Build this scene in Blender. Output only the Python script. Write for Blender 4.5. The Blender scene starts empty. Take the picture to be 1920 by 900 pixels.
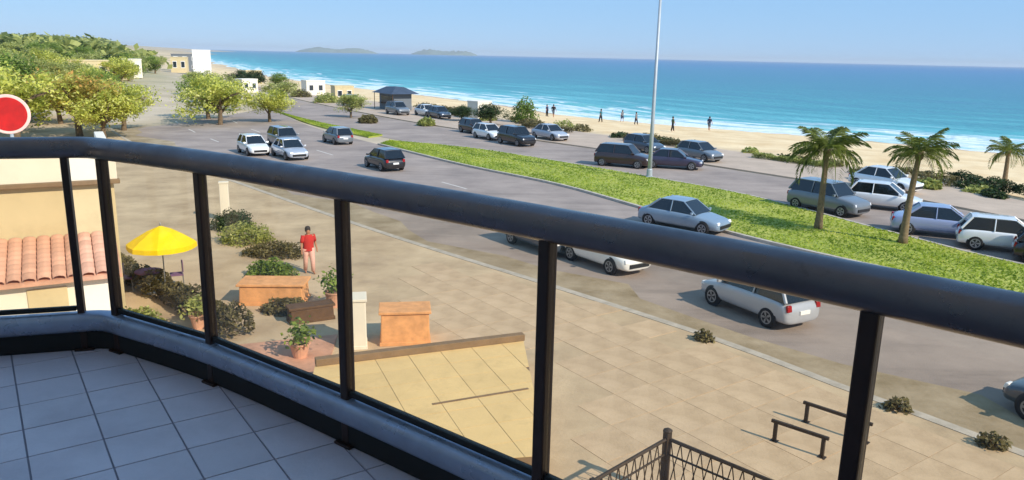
import bpy, bmesh, math, random
import numpy as np
from mathutils import Vector, Matrix
random.seed(7); RNG = np.random.default_rng(7)
R = math.radians
scene = bpy.context.scene
col = scene.collection

# ------------------------------------------------------------------ camera, sky, sun, exposure
cam_d = bpy.data.cameras.new('camera'); cam = bpy.data.objects.new('camera', cam_d); col.objects.link(cam)
cam_d.sensor_width = 36; cam_d.lens = 27.0; cam_d.clip_start = 0.05; cam_d.clip_end = 60000
_p, _r = R(13.5), R(1.24)
_f = Vector((0, math.cos(_p), -math.sin(_p))); _u = Vector((0, math.sin(_p), math.cos(_p))); _x = Vector((1, 0, 0))
_x2 = _x*math.cos(_r) + _u*math.sin(_r); _u2 = _u*math.cos(_r) - _x*math.sin(_r)
cam.matrix_world = Matrix(((_x2.x, _u2.x, -_f.x, 0), (_x2.y, _u2.y, -_f.y, 0), (_x2.z, _u2.z, -_f.z, 8.0), (0, 0, 0, 1)))
scene.camera = cam
SUN_EL = R(36); SUN = Vector((0.78, -0.63, 0)).normalized()
w = bpy.data.worlds.new('World'); scene.world = w; w.use_nodes = True
nt = w.node_tree; bg = nt.nodes['Background']; sky = nt.nodes.new('ShaderNodeTexSky')
sky.sky_type = 'NISHITA'; sky.sun_disc = False; sky.sun_elevation = SUN_EL
sky.sun_rotation = math.atan2(SUN.x, SUN.y); sky.altitude = 0; sky.air_density = 1.0; sky.dust_density = 0.0; sky.ozone_density = 4.0
tint = nt.nodes.new('ShaderNodeMix'); tint.data_type = 'RGBA'; tint.blend_type = 'MIX'; tint.inputs[0].default_value = 0.72; tint.inputs[7].default_value = (3.15, 6.2, 10.6, 1)
nt.links.new(sky.outputs[0], tint.inputs[6]); nt.links.new(tint.outputs[2], bg.inputs[0]); bg.inputs[1].default_value = 0.085
sd = bpy.data.lights.new('sun', 'SUN'); sd.energy = 4.2; sd.angle = R(0.53); sd.color = (1, 0.93, 0.82)
so = bpy.data.objects.new('sun', sd); col.objects.link(so); so.location = (20, -20, 60)
so.rotation_euler = (-(Vector((SUN.x*math.cos(SUN_EL), SUN.y*math.cos(SUN_EL), math.sin(SUN_EL))))).to_track_quat('-Z', 'Y').to_euler()
vs = scene.view_settings; vs.view_transform = 'Standard'; vs.look = 'None'; vs.exposure = 0.22; vs.gamma = 1; vs.use_curve_mapping = False
scene.render.engine = 'CYCLES'
scene.cycles.max_bounces = 8; scene.cycles.transparent_max_bounces = 24

# ------------------------------------------------------------------ helpers
def lin(r, g, b):
    return tuple(((c/255)/12.92 if c/255 <= 0.04045 else ((c/255+0.055)/1.055)**2.4) for c in (r, g, b)) + (1,)
MATS = {}
def mat(name, c, rough=0.7, metal=0.0, var=0.12, scale=3.0, bump=0.0, bscale=40.0, spec=0.5, c2=None, coat=0.0, obj_coords=True):
    m = bpy.data.materials.new(name); m.use_nodes = True; n = m.node_tree.nodes; l = m.node_tree.links
    b = n['Principled BSDF']; b.inputs['Roughness'].default_value = rough; b.inputs['Metallic'].default_value = metal
    b.inputs['Specular IOR Level'].default_value = spec; b.inputs['Coat Weight'].default_value = coat
    tc = n.new('ShaderNodeTexCoord'); src = tc.outputs['Object']
    no = n.new('ShaderNodeTexNoise'); no.inputs['Scale'].default_value = scale; no.inputs['Detail'].default_value = 6; no.inputs['Roughness'].default_value = 0.65
    l.new(src, no.inputs['Vector'])
    mx = n.new('ShaderNodeMix'); mx.data_type = 'RGBA'
    a = tuple(min(1, v*(1-var)) for v in c[:3])+(1,); d = tuple(min(1, v*(1+var)) for v in (c2 or c)[:3])+(1,)
    mx.inputs[6].default_value = a; mx.inputs[7].default_value = d
    mr = n.new('ShaderNodeMapRange'); mr.inputs[1].default_value = 0.32; mr.inputs[2].default_value = 0.68
    l.new(no.outputs[0], mr.inputs[0]); l.new(mr.outputs[0], mx.inputs[0]); l.new(mx.outputs[2], b.inputs['Base Color'])
    if bump:
        n2 = n.new('ShaderNodeTexNoise'); n2.inputs['Scale'].default_value = bscale; n2.inputs['Detail'].default_value = 4
        l.new(src, n2.inputs['Vector']); bp = n.new('ShaderNodeBump'); bp.inputs['Strength'].default_value = bump; bp.inputs['Distance'].default_value = 0.02
        l.new(n2.outputs[0], bp.inputs['Height']); l.new(bp.outputs[0], b.inputs['Normal'])
    MATS[name] = m; return m

def foliage(name, ca, cb, cc=None):
    m = bpy.data.materials.new(name); m.use_nodes = True; n = m.node_tree.nodes; l = m.node_tree.links
    b = n['Principled BSDF']; b.inputs['Roughness'].default_value = 0.55; b.inputs['Specular IOR Level'].default_value = 0.3
    at = n.new('ShaderNodeAttribute'); at.attribute_name = 'var'
    rp = n.new('ShaderNodeValToRGB'); rp.color_ramp.elements[0].color = ca; rp.color_ramp.elements[1].color = cb
    rp.color_ramp.elements[0].position = 0.1; rp.color_ramp.elements[1].position = 0.8
    if cc: e = rp.color_ramp.elements.new(0.95); e.color = cc
    l.new(at.outputs['Fac'], rp.inputs[0]); l.new(rp.outputs[0], b.inputs['Base Color'])
    tr = n.new('ShaderNodeBsdfTranslucent'); l.new(rp.outputs[0], tr.inputs[0])
    mx = n.new('ShaderNodeMixShader'); mx.inputs[0].default_value = 0.42
    l.new(b.outputs[0], mx.inputs[1]); l.new(tr.outputs[0], mx.inputs[2]); l.new(mx.outputs[0], n['Material Output'].inputs[0])
    MATS[name] = m; return m

def tag(o, label=None, cat=None, group=None, kind=None):
    if label: o['label'] = label
    if cat: o['category'] = cat
    if group: o['group'] = group
    if kind: o['kind'] = kind
    return o
def empty(name, loc=(0, 0, 0), rz=0, label=None, cat=None, group=None):
    o = bpy.data.objects.new(name, None); col.objects.link(o); o.location = loc; o.rotation_euler = (0, 0, rz); o.empty_display_size = 0.2
    return tag(o, label, cat, group)
def link(name, me, m=None, parent=None, loc=None, rot=None):
    o = bpy.data.objects.new(name, me); col.objects.link(o)
    if m is not None and not me.materials: me.materials.append(MATS[m] if isinstance(m, str) else m)
    if parent: o.parent = parent
    if loc is not None: o.location = loc
    if rot is not None: o.rotation_euler = rot
    return o
def copy_tree(o, parent=None):
    c = o.copy(); col.objects.link(c); c.parent = parent
    for ch in list(o.children): copy_tree(ch, c)
    return c

class MB:
    def __init__(s): s.v = []; s.f = []
    def add(s, vs, fs):
        k = len(s.v); s.v += [tuple(p) for p in vs]; s.f += [tuple(i+k for i in f) for f in fs]; return s
    def box(s, c, d, rz=0, tx=1.0, ty=1.0):
        x, y, z = d[0]/2, d[1]/2, d[2]/2; ca, sa = math.cos(rz), math.sin(rz); P = []
        for dz, kx, ky in ((-z, 1, 1), (z, tx, ty)):
            for a, b in ((-x, -y), (x, -y), (x, y), (-x, y)):
                a *= kx; b *= ky; P.append((c[0]+a*ca-b*sa, c[1]+a*sa+b*ca, c[2]+dz))
        return s.add(P, [(3, 2, 1, 0), (4, 5, 6, 7), (0, 1, 5, 4), (1, 2, 6, 5), (2, 3, 7, 6), (3, 0, 4, 7)])
    def tube(s, pts, rad, n=8, cap=True, ex=1.0, up=None):
        pts = [Vector(p) for p in pts]; rad = rad if isinstance(rad, (list, tuple)) else [rad]*len(pts); P = []; F = []
        for i, p in enumerate(pts):
            t = (pts[min(i+1, len(pts)-1)]-pts[max(i-1, 0)]).normalized()
            a = Vector((0, 0, 1)) if abs(t.z) < 0.95 else Vector((1, 0, 0))
            u = t.cross(a).normalized(); v = u.cross(t).normalized()
            for k in range(n):
                q = 2*math.pi*k/n; P.append(p+u*math.cos(q)*rad[i]*ex+v*math.sin(q)*rad[i])
        for i in range(len(pts)-1):
            for k in range(n):
                F.append((i*n+k, i*n+(k+1) % n, (i+1)*n+(k+1) % n, (i+1)*n+k))
        if cap: F += [tuple(range(n))[::-1], tuple(range((len(pts)-1)*n, len(pts)*n))]
        return s.add(P, F)
    def lathe(s, prof, c=(0, 0, 0), n=16, axis='z'):
        P = []; F = []
        for r, h in prof:
            for k in range(n):
                q = 2*math.pi*k/n; a, b = r*math.cos(q), r*math.sin(q)
                P.append((c[0]+a, c[1]+b, c[2]+h) if axis == 'z' else (c[0]+a, c[1]+h, c[2]+b))
        for i in range(len(prof)-1):
            for k in range(n): F.append((i*n+k, i*n+(k+1) % n, (i+1)*n+(k+1) % n, (i+1)*n+k))
        F += [tuple(range(n))[::-1], tuple(range((len(prof)-1)*n, len(prof)*n))]
        return s.add(P, F)
    def prism(s, poly, z0, z1):
        n = len(poly); P = [(x, y, z0) for x, y in poly]+[(x, y, z1) for x, y in poly]
        F = [tuple(range(n))[::-1], tuple(range(n, 2*n))]+[(i, (i+1) % n, n+(i+1) % n, n+i) for i in range(n)]
        return s.add(P, F)
    def strip(s, A, B, z0, z1, sides=True):
        n = len(A); P = []
        for (a, b) in zip(A, B): P += [(a[0], a[1], z1), (b[0], b[1], z1), (a[0], a[1], z0), (b[0], b[1], z0)]
        F = []
        for i in range(n-1):
            k = 4*i; F.append((k, k+4, k+5, k+1))
            if sides: F += [(k+2, k+6, k+4, k), (k+1, k+5, k+7, k+3)]
        if sides: F += [(0, 1, 3, 2), (4*n-4, 4*n-2, 4*n-1, 4*n-3)]
        return s.add(P, F)
    def mesh(s, name, smooth=False):
        me = bpy.data.meshes.new(name); me.from_pydata(s.v, [], s.f); me.update()
        bm = bmesh.new(); bm.from_mesh(me); bmesh.ops.recalc_face_normals(bm, faces=bm.faces); bm.to_mesh(me); bm.free()
        if smooth: me.polygons.foreach_set('use_smooth', [True]*len(me.polygons))
        return me
    def build(s, name, m, parent=None, smooth=False, bevel=0, sub=0, loc=None, rot=None):
        o = link(name, s.mesh(name, smooth), m, parent, loc, rot)
        if bevel:
            b = o.modifiers.new('bevel', 'BEVEL'); b.width = bevel; b.segments = 2; b.limit_method = 'ANGLE'; b.angle_limit = R(40)
        if sub: q = o.modifiers.new('sub', 'SUBSURF'); q.levels = sub; q.render_levels = sub
        return o

def smooth_line(pts, n):
    pts = [np.array(p, float) for p in pts]; out = []
    d = [0]
    for a, b in zip(pts, pts[1:]): d.append(d[-1]+np.linalg.norm(b-a))
    P = [2*pts[0]-pts[1]]+pts+[2*pts[-1]-pts[-2]]
    # sample more densely near the start (near the camera)
    for t in np.linspace(0, 1, n):
        s = d[-1]*t**1.5; i = min(max(np.searchsorted(d, s)-1, 0), len(pts)-2); u = (s-d[i])/(d[i+1]-d[i])
        p0, p1, p2, p3 = P[i], P[i+1], P[i+2], P[i+3]
        out.append(tuple(0.5*((2*p1)+(-p0+p2)*u+(2*p0-5*p1+4*p2-p3)*u*u+(-p0+3*p1-3*p2+p3)*u**3)))
    return out
def offset_line(L, d):
    out = []
    for i, p in enumerate(L):
        a = np.array(L[max(i-1, 0)]); b = np.array(L[min(i+1, len(L)-1)]); t = (b-a)/np.linalg.norm(b-a)
        out.append((p[0]-t[1]*d, p[1]+t[0]*d))
    return out

def leaf_mesh(name, centers, sizes, cvar, m, flat=0.35, aspect=0.5):
    """many small rhombic leaves; centers Nx3, sizes N, cvar N (0..1 tone of each leaf)"""
    N = len(centers); a = RNG.normal(size=(N, 3)); a[:, 2] *= 0.6; a /= np.linalg.norm(a, axis=1)[:, None]
    nrm = RNG.normal(size=(N, 3)); nrm[:, 2] = np.abs(nrm[:, 2])+flat; b = np.cross(nrm, a); b /= np.linalg.norm(b, axis=1)[:, None]+1e-9
    s = sizes[:, None]; c = centers
    V = np.stack([c-a*s, c+b*s*aspect, c+a*s, c-b*s*aspect], 1).reshape(-1, 3)
    me = bpy.data.meshes.new(name); me.vertices.add(4*N); me.vertices.foreach_set('co', V.ravel())
    me.loops.add(4*N); me.loops.foreach_set('vertex_index', np.arange(4*N)); me.polygons.add(N)
    me.polygons.foreach_set('loop_start', np.arange(N)*4); me.update(calc_edges=True)
    at = me.attributes.new('var', 'FLOAT', 'FACE'); at.data.foreach_set('value', np.clip(cvar, 0, 1).astype(np.float32))
    me.materials.append(MATS[m]); return me

# ------------------------------------------------------------------ materials
mat('rail_metal', lin(112, 104, 106), rough=0.3, metal=0.8, var=0.1, scale=5, bump=0.04, bscale=120)
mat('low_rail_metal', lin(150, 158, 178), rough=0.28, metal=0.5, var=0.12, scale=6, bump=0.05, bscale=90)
mat('post_metal', lin(52, 34, 28), rough=0.42, metal=0.3, var=0.2, scale=9, bump=0.05, bscale=90)
mat('gasket', lin(16, 14, 14), rough=0.7)
mat('tile', lin(192, 184, 196), rough=0.45, var=0.07, scale=2.2, bump=0.12, bscale=55, spec=0.4)
mat('grout', lin(132, 128, 140), rough=0.9)
mat('wall_paint', lin(226, 219, 205), rough=0.85, var=0.05, bump=0.1)
mat('asphalt', lin(149, 135, 126), rough=0.9, var=0.17, scale=0.22, bump=0.5, bscale=25, c2=lin(160, 145, 134))
mat('pavement', lin(189, 164, 132), rough=0.9, var=0.15, scale=0.45, bump=0.4, bscale=14, c2=lin(198, 176, 144))
mat('kerb', lin(184, 174, 160), rough=0.9, var=0.2, scale=2.5, bump=0.4)
mat('paint_line', lin(214, 207, 196), rough=0.8, var=0.18, scale=6)
mat('verge', lin(158, 174, 60), rough=0.95, var=0.22, scale=0.35, bump=0.6, bscale=9, c2=lin(168, 168, 80))
mat('promenade', lin(186, 166, 146), rough=0.9, var=0.14, scale=0.4, bump=0.4, bscale=8)
mat('terrace', lin(224, 192, 134), rough=0.85, var=0.08, scale=0.9, bump=0.3, bscale=12)
mat('coping', lin(132, 108, 80), rough=0.85, var=0.15)
mat('cream', lin(208, 190, 148), rough=0.85, var=0.06, scale=0.8, bump=0.2)
mat('cream_white', lin(234, 225, 206), rough=0.8, var=0.05, scale=0.8)
mat('terracotta', lin(208, 158, 130), rough=0.85, var=0.22, scale=2.5, bump=0.3)
mat('orange_paint', lin(226, 164, 108), rough=0.75, var=0.2, scale=3, bump=0.2)
mat('brown_wood', lin(96, 70, 44), rough=0.75, var=0.25, scale=5)
mat('yellow_cloth', lin(247, 214, 10), rough=0.85, var=0.07, scale=3)
mat('steel', lin(150, 154, 160), rough=0.4, metal=0.6, var=0.1)
mat('pole_paint', lin(172, 180, 186), rough=0.5, metal=0.2, var=0.08)
mat('red_paint', lin(184, 16, 14), rough=0.5, var=0.3, scale=1.6)
mat('sign_rim', lin(232, 196, 184), rough=0.6, var=0.12)
mat('white_paint', lin(240, 238, 234), rough=0.5, var=0.04)
mat('dark_metal', lin(66, 54, 42), rough=0.6, metal=0.3, var=0.2)
mat('bark', lin(108, 90, 68), rough=0.95, var=0.3, scale=6, bump=0.8, bscale=15)
mat('palm_bark', lin(128, 108, 80), rough=0.95, var=0.3, scale=7, bump=0.8, bscale=12)
mat('tyre', lin(28, 28, 30), rough=0.85)
mat('rim', lin(150, 152, 156), rough=0.4, metal=0.6)
mat('car_glass', lin(22, 27, 33), rough=0.06, var=0.05, spec=0.8)
mat('lamp_glass', lin(235, 236, 238), rough=0.15, var=0.03)
mat('tail_red', lin(150, 10, 12), rough=0.25)
mat('trim', lin(26, 26, 28), rough=0.6)
mat('slate_blue', lin(130, 152, 168), rough=0.6)
mat('slate_roof', lin(62, 74, 92), rough=0.6, var=0.18, scale=1.5)
mat('window_dark', lin(40, 50, 60), rough=0.1, spec=0.7)
mat('skin', lin(176, 124, 94), rough=0.6, var=0.05)
mat('hair', lin(34, 24, 20), rough=0.7)
for nm, c in {'cloth_red': (190, 50, 44), 'cloth_pink': (226, 178, 164), 'cloth_navy': (40, 52, 84), 'cloth_teal': (40, 96, 104), 'cloth_black': (34, 34, 38), 'cloth_grey': (110, 116, 122), 'cloth_green': (66, 92, 66), 'cloth_purple': (120, 88, 120)}.items():
    mat(nm, lin(*c), rough=0.9, var=0.1, scale=8)
for nm, c in {'paint_black': (30, 27, 30), 'paint_silver': (176, 180, 188), 'paint_white': (238, 238, 236), 'paint_slate': (64, 74, 88), 'paint_blue': (132, 150, 166), 'paint_maroon': (52, 34, 32), 'paint_grey': (112, 118, 124), 'paint_purple': (58, 52, 74), 'paint_ice': (150, 162, 196)}.items():
    mat(nm, lin(*c), rough=0.3, metal=0.15, var=0.03, coat=1.0)
foliage('leaf_yellowgreen', lin(132, 142, 46), lin(222, 222, 108), lin(238, 232, 150))
foliage('leaf_olive', lin(112, 124, 60), lin(200, 202, 118), lin(220, 220, 156))
foliage('leaf_green', lin(62, 88, 36), lin(150, 172, 78))
foliage('leaf_dark', lin(30, 46, 28), lin(78, 98, 56))
foliage('leaf_flame', lin(122, 116, 40), lin(208, 190, 92), lin(222, 168, 92))
foliage('leaf_palm', lin(60, 74, 30), lin(140, 150, 70), lin(180, 166, 92))
foliage('leaf_dry', lin(78, 72, 44), lin(146, 136, 92))
foliage('grass_blade', lin(112, 138, 34), lin(180, 194, 66), lin(198, 196, 96))

def add_random_tone(name, amt):
    m = MATS[name]; n = m.node_tree.nodes; l = m.node_tree.links; b = n['Principled BSDF']; src = b.inputs['Base Color'].links[0].from_socket
    oi = n.new('ShaderNodeObjectInfo'); mr = n.new('ShaderNodeMapRange'); mr.inputs[3].default_value = 1-amt; mr.inputs[4].default_value = 1+amt; l.new(oi.outputs['Random'], mr.inputs[0])
    mm = n.new('ShaderNodeMix'); mm.data_type = 'RGBA'; mm.blend_type = 'MULTIPLY'; mm.inputs[0].default_value = 1; l.new(src, mm.inputs[6]); l.new(mr.outputs[0], mm.inputs[7]); l.new(mm.outputs[2], b.inputs['Base Color'])
mat('slab_stone', lin(193, 166, 133), rough=0.9, var=0.13, scale=1.1, bump=0.4, bscale=18, c2=lin(200, 175, 144))
mat('shoulder', lin(150, 130, 96), rough=0.95, var=0.25, scale=0.5, bump=0.6, bscale=10, c2=lin(164, 148, 124))
for nm_, a_ in (('slab_stone', .045), ('tile', .05), ('terrace', .05), ('terracotta', .14)): add_random_tone(nm_, a_)
def add_stains(name, scale, dark, lo=0.56, hi=0.7, stretch=(1, 1, 1), rot=0.0):
    m = MATS[name]; n = m.node_tree.nodes; l = m.node_tree.links; b = n['Principled BSDF']; src = b.inputs['Base Color'].links[0].from_socket
    tc = n.new('ShaderNodeTexCoord'); mp = n.new('ShaderNodeMapping'); mp.inputs['Rotation'].default_value = (0, 0, rot); mp.inputs['Scale'].default_value = stretch; l.new(tc.outputs['Object'], mp.inputs[0])
    no = n.new('ShaderNodeTexNoise'); no.inputs['Scale'].default_value = scale; no.inputs['Detail'].default_value = 8; no.inputs['Roughness'].default_value = 0.7; l.new(mp.outputs[0], no.inputs['Vector'])
    mr = n.new('ShaderNodeMapRange'); mr.inputs[1].default_value = lo; mr.inputs[2].default_value = hi; mr.inputs[3].default_value = 1; mr.inputs[4].default_value = dark; l.new(no.outputs[0], mr.inputs[0])
    mm = n.new('ShaderNodeMix'); mm.data_type = 'RGBA'; mm.blend_type = 'MULTIPLY'; mm.inputs[0].default_value = 1; l.new(src, mm.inputs[6]); l.new(mr.outputs[0], mm.inputs[7]); l.new(mm.outputs[2], b.inputs['Base Color'])
add_stains('asphalt', 0.5, 0.8, 0.5, 0.66, (0.22, 1.6, 1), 0.96); add_stains('asphalt', 1.4, 0.72, 0.66, 0.74)
add_stains('slab_stone', 2.3, 0.82, 0.58, 0.72); add_stains('pavement', 0.8, 0.84, 0.52, 0.68); add_stains('terrace', 1.2, 0.86, 0.54, 0.7); add_stains('verge', 0.25, 0.84, 0.5, 0.65)
add_stains('cream', 0.9, 0.86, 0.54, 0.72); add_stains('cream_white', 1.0, 0.88, 0.55, 0.72); add_stains('orange_paint', 2.2, 0.82, 0.55, 0.7); add_stains('tile', 1.5, 0.9, 0.52, 0.68); add_stains('rail_metal', 14, 0.8, 0.58, 0.68)
def rough_var(name, scale, a, c):
    m = MATS[name]; n = m.node_tree.nodes; l = m.node_tree.links; tc = n.new('ShaderNodeTexCoord'); no = n.new('ShaderNodeTexNoise'); no.inputs['Scale'].default_value = scale; no.inputs['Detail'].default_value = 8; l.new(tc.outputs['Object'], no.inputs['Vector'])
    mr = n.new('ShaderNodeMapRange'); mr.inputs[1].default_value = .35; mr.inputs[2].default_value = .65; mr.inputs[3].default_value = a; mr.inputs[4].default_value = c; l.new(no.outputs[0], mr.inputs[0]); l.new(mr.outputs[0], n['Principled BSDF'].inputs['Roughness'])
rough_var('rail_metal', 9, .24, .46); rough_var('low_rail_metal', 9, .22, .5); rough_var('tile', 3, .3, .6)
def glass_material():
    m = bpy.data.materials.new('railing_glass'); m.use_nodes = True; n = m.node_tree.nodes; l = m.node_tree.links
    n.remove(n['Principled BSDF']); t = n.new('ShaderNodeBsdfTransparent'); t.inputs[0].default_value = (0.985, 0.95, 0.885, 1)
    g = n.new('ShaderNodeBsdfGlossy'); g.inputs['Roughness'].default_value = 0.02; f = n.new('ShaderNodeMath'); f.operation = 'MULTIPLY_ADD'; lw = n.new('ShaderNodeLayerWeight'); lw.inputs[0].default_value = 0.5; pw = n.new('ShaderNodeMath'); pw.operation = 'POWER'; pw.inputs[1].default_value = 4; l.new(lw.outputs['Facing'], pw.inputs[0]); l.new(pw.outputs[0], f.inputs[0]); f.inputs[1].default_value = 0.5; f.inputs[2].default_value = 0.04
    mx = n.new('ShaderNodeMixShader'); l.new(f.outputs[0], mx.inputs[0]); l.new(t.outputs[0], mx.inputs[1]); l.new(g.outputs[0], mx.inputs[2])
    l.new(mx.outputs[0], n['Material Output'].inputs[0]); MATS['railing_glass'] = m
glass_material()

# ------------------------------------------------------------------ coast lines (plan)
SHORE = [(9000, -9000), (2000, -2000), (400, -250), (130, 25), (85, 76), (64.8, 97.7), (54.9, 108), (43.6, 117.8), (28.9, 127), (13, 141), (-0.6, 171), (-23.7, 209), (-53, 250), (-104, 330), (-172, 472), (-290, 720), (-640, 1480), (-1500, 3300), (-7000, 14500)]
PROM = [(8900, -9100), (1950, -2050), (330, -270), (62, -5), (33, 36), (30.6, 47), (29.5, 57), (24, 65), (17.2, 74), (7.8, 85), (-4.8, 107), (-23.9, 132), (-46, 158), (-84, 222), (-150, 330), (-215, 460), (-340, 720), (-720, 1480), (-1600, 3300), (-7200, 14500)]
def sdist(P, L):
    L = np.array(L, float); best = np.full(len(P), 1e18); sg = np.zeros(len(P))
    for a, b in zip(L, L[1:]):
        d = b-a; t = np.clip(((P-a)@d)/(d@d), 0, 1); q = a+t[:, None]*d; v = P-q; r = np.hypot(v[:, 0], v[:, 1])
        cr = d[0]*v[:, 1]-d[1]*v[:, 0]; k = r < best-1e-9; best[k] = r[k]; sg[k] = np.sign(cr[k])
    return -best*sg          # positive on the sea side
def hill(x, y):
    h = 5.0*np.exp(-(((x+150)/45)**2+((y-215)/75)**2))+3.6*np.exp(-(((x+108)/34)**2+((y-130)/50)**2))
    h += 17*np.exp(-(((x+780)/330)**2+((y-1250)/420)**2))+26*np.exp(-(((x+1900)/600)**2+((y-3000)/900)**2))+9*np.exp(-(((x+420)/150)**2+((y-600)/220)**2))
    return h
def ground_z(P):
    ds = sdist(P, SHORE); dp = sdist(P, PROM)
    t = np.clip(dp/(np.maximum(dp, 0)+np.maximum(-ds, 1e-6)), 0, 1)
    z = np.where(dp < 0, hill(P[:, 0], P[:, 1])*np.clip(-dp/40, 0, 1), -3*(0.35*t+0.65*t*t))
    z = np.where((dp > 0) & (ds > 0), -3-0.05*np.minimum(ds, 120), z)
    return z, dp, ds
def gz(x, y): return float(ground_z(np.array([[x, y]], float))[0][0])

def axis(lo, hi, step, far, n):
    mid = list(np.arange(lo, hi+.01, step)); g = np.geomspace(step, far, n)
    return np.array(sorted([lo-v for v in np.cumsum(g)]+mid+[hi+v for v in np.cumsum(g)]))
xs = axis(-130, 100, 2.0, 3200, 26); ys = axis(-20, 260, 2.0, 3200, 26); ys = ys[ys > -6000]
X, Y = np.meshgrid(xs, ys); P = np.stack([X.ravel(), Y.ravel()], 1); Z, DP, DS = ground_z(P)
Z = Z + np.where(DP > 2, RNG.normal(size=len(Z))*0.05, 0)
nx, ny = len(xs), len(ys)
idx = np.arange(nx*ny).reshape(ny, nx); Q = np.stack([idx[:-1, :-1], idx[:-1, 1:], idx[1:, 1:], idx[1:, :-1]], -1).reshape(-1, 4)
me = bpy.data.meshes.new('ground'); me.from_pydata(np.column_stack([P, Z]).tolist(), [], Q.tolist()); me.update()
me.polygons.foreach_set('use_smooth', [True]*len(me.polygons))
a = me.attributes.new('sand', 'FLOAT', 'POINT'); a.data.foreach_set('value', np.clip(DP/2.5+0.4, 0, 1).astype(np.float32))
wet = np.clip(1-(-DS-1)/7, 0, 1)*(DP > 0); a = me.attributes.new('wet', 'FLOAT', 'POINT'); a.data.foreach_set('value', wet.astype(np.float32))
green = np.maximum(np.clip((P[:, 1]-235)/30, 0, 0.8)*np.clip(-DP/20-0.8, 0, 1), np.clip((hill(P[:, 0], P[:, 1])-0.5)/2.5, 0, 1)*np.clip(-DP/8-1.0, 0, 1)); a = me.attributes.new('green', 'FLOAT', 'POINT'); a.data.foreach_set('value', green.astype(np.float32))
def ground_material():
    m = bpy.data.materials.new('ground'); m.use_nodes = True; n = m.node_tree.nodes; l = m.node_tree.links; b = n['Principled BSDF']; b.inputs['Roughness'].default_value = 0.95
    tc = n.new('ShaderNodeTexCoord')
    def noise(s, d=6):
        x = n.new('ShaderNodeTexNoise'); x.inputs['Scale'].default_value = s; x.inputs['Detail'].default_value = d; l.new(tc.outputs['Object'], x.inputs['Vector']); return x.outputs[0]
    def ramp(src, ca, cb, p0=0.35, p1=0.65):
        r = n.new('ShaderNodeValToRGB'); r.color_ramp.elements[0].color = ca; r.color_ramp.elements[1].color = cb; r.color_ramp.elements[0].position = p0; r.color_ramp.elements[1].position = p1; l.new(src, r.inputs[0]); return r.outputs[0]
    def mix(f, x, y):
        k = n.new('ShaderNodeMix'); k.data_type = 'RGBA'; l.new(f, k.inputs[0]); l.new(x, k.inputs[6]); l.new(y, k.inputs[7]); return k.outputs[2]
    def attr(nm): k = n.new('ShaderNodeAttribute'); k.attribute_name = nm; return k.outputs['Fac']
    soil = ramp(noise(0.12), lin(176, 160, 132), lin(202, 184, 158)); sand = ramp(noise(0.25), lin(220, 188, 140), lin(238, 212, 168))
    wetc = ramp(noise(0.3), lin(168, 146, 122), lin(184, 164, 140)); gr = ramp(noise(0.1), lin(112, 122, 62), lin(170, 164, 112))
    c = mix(attr('green'), soil, gr); c = mix(attr('sand'), c, sand); c = mix(attr('wet'), c, wetc); l.new(c, b.inputs['Base Color'])
    bp = n.new('ShaderNodeBump'); bp.inputs['Strength'].default_value = 0.6; bp.inputs['Distance'].default_value = 0.12; l.new(noise(1.6, 8), bp.inputs['Height']); l.new(bp.outputs[0], b.inputs['Normal'])
    return m
tag(link('ground', me, ground_material()), 'sandy ground running from the street down to the beach', kind='structure')

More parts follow.
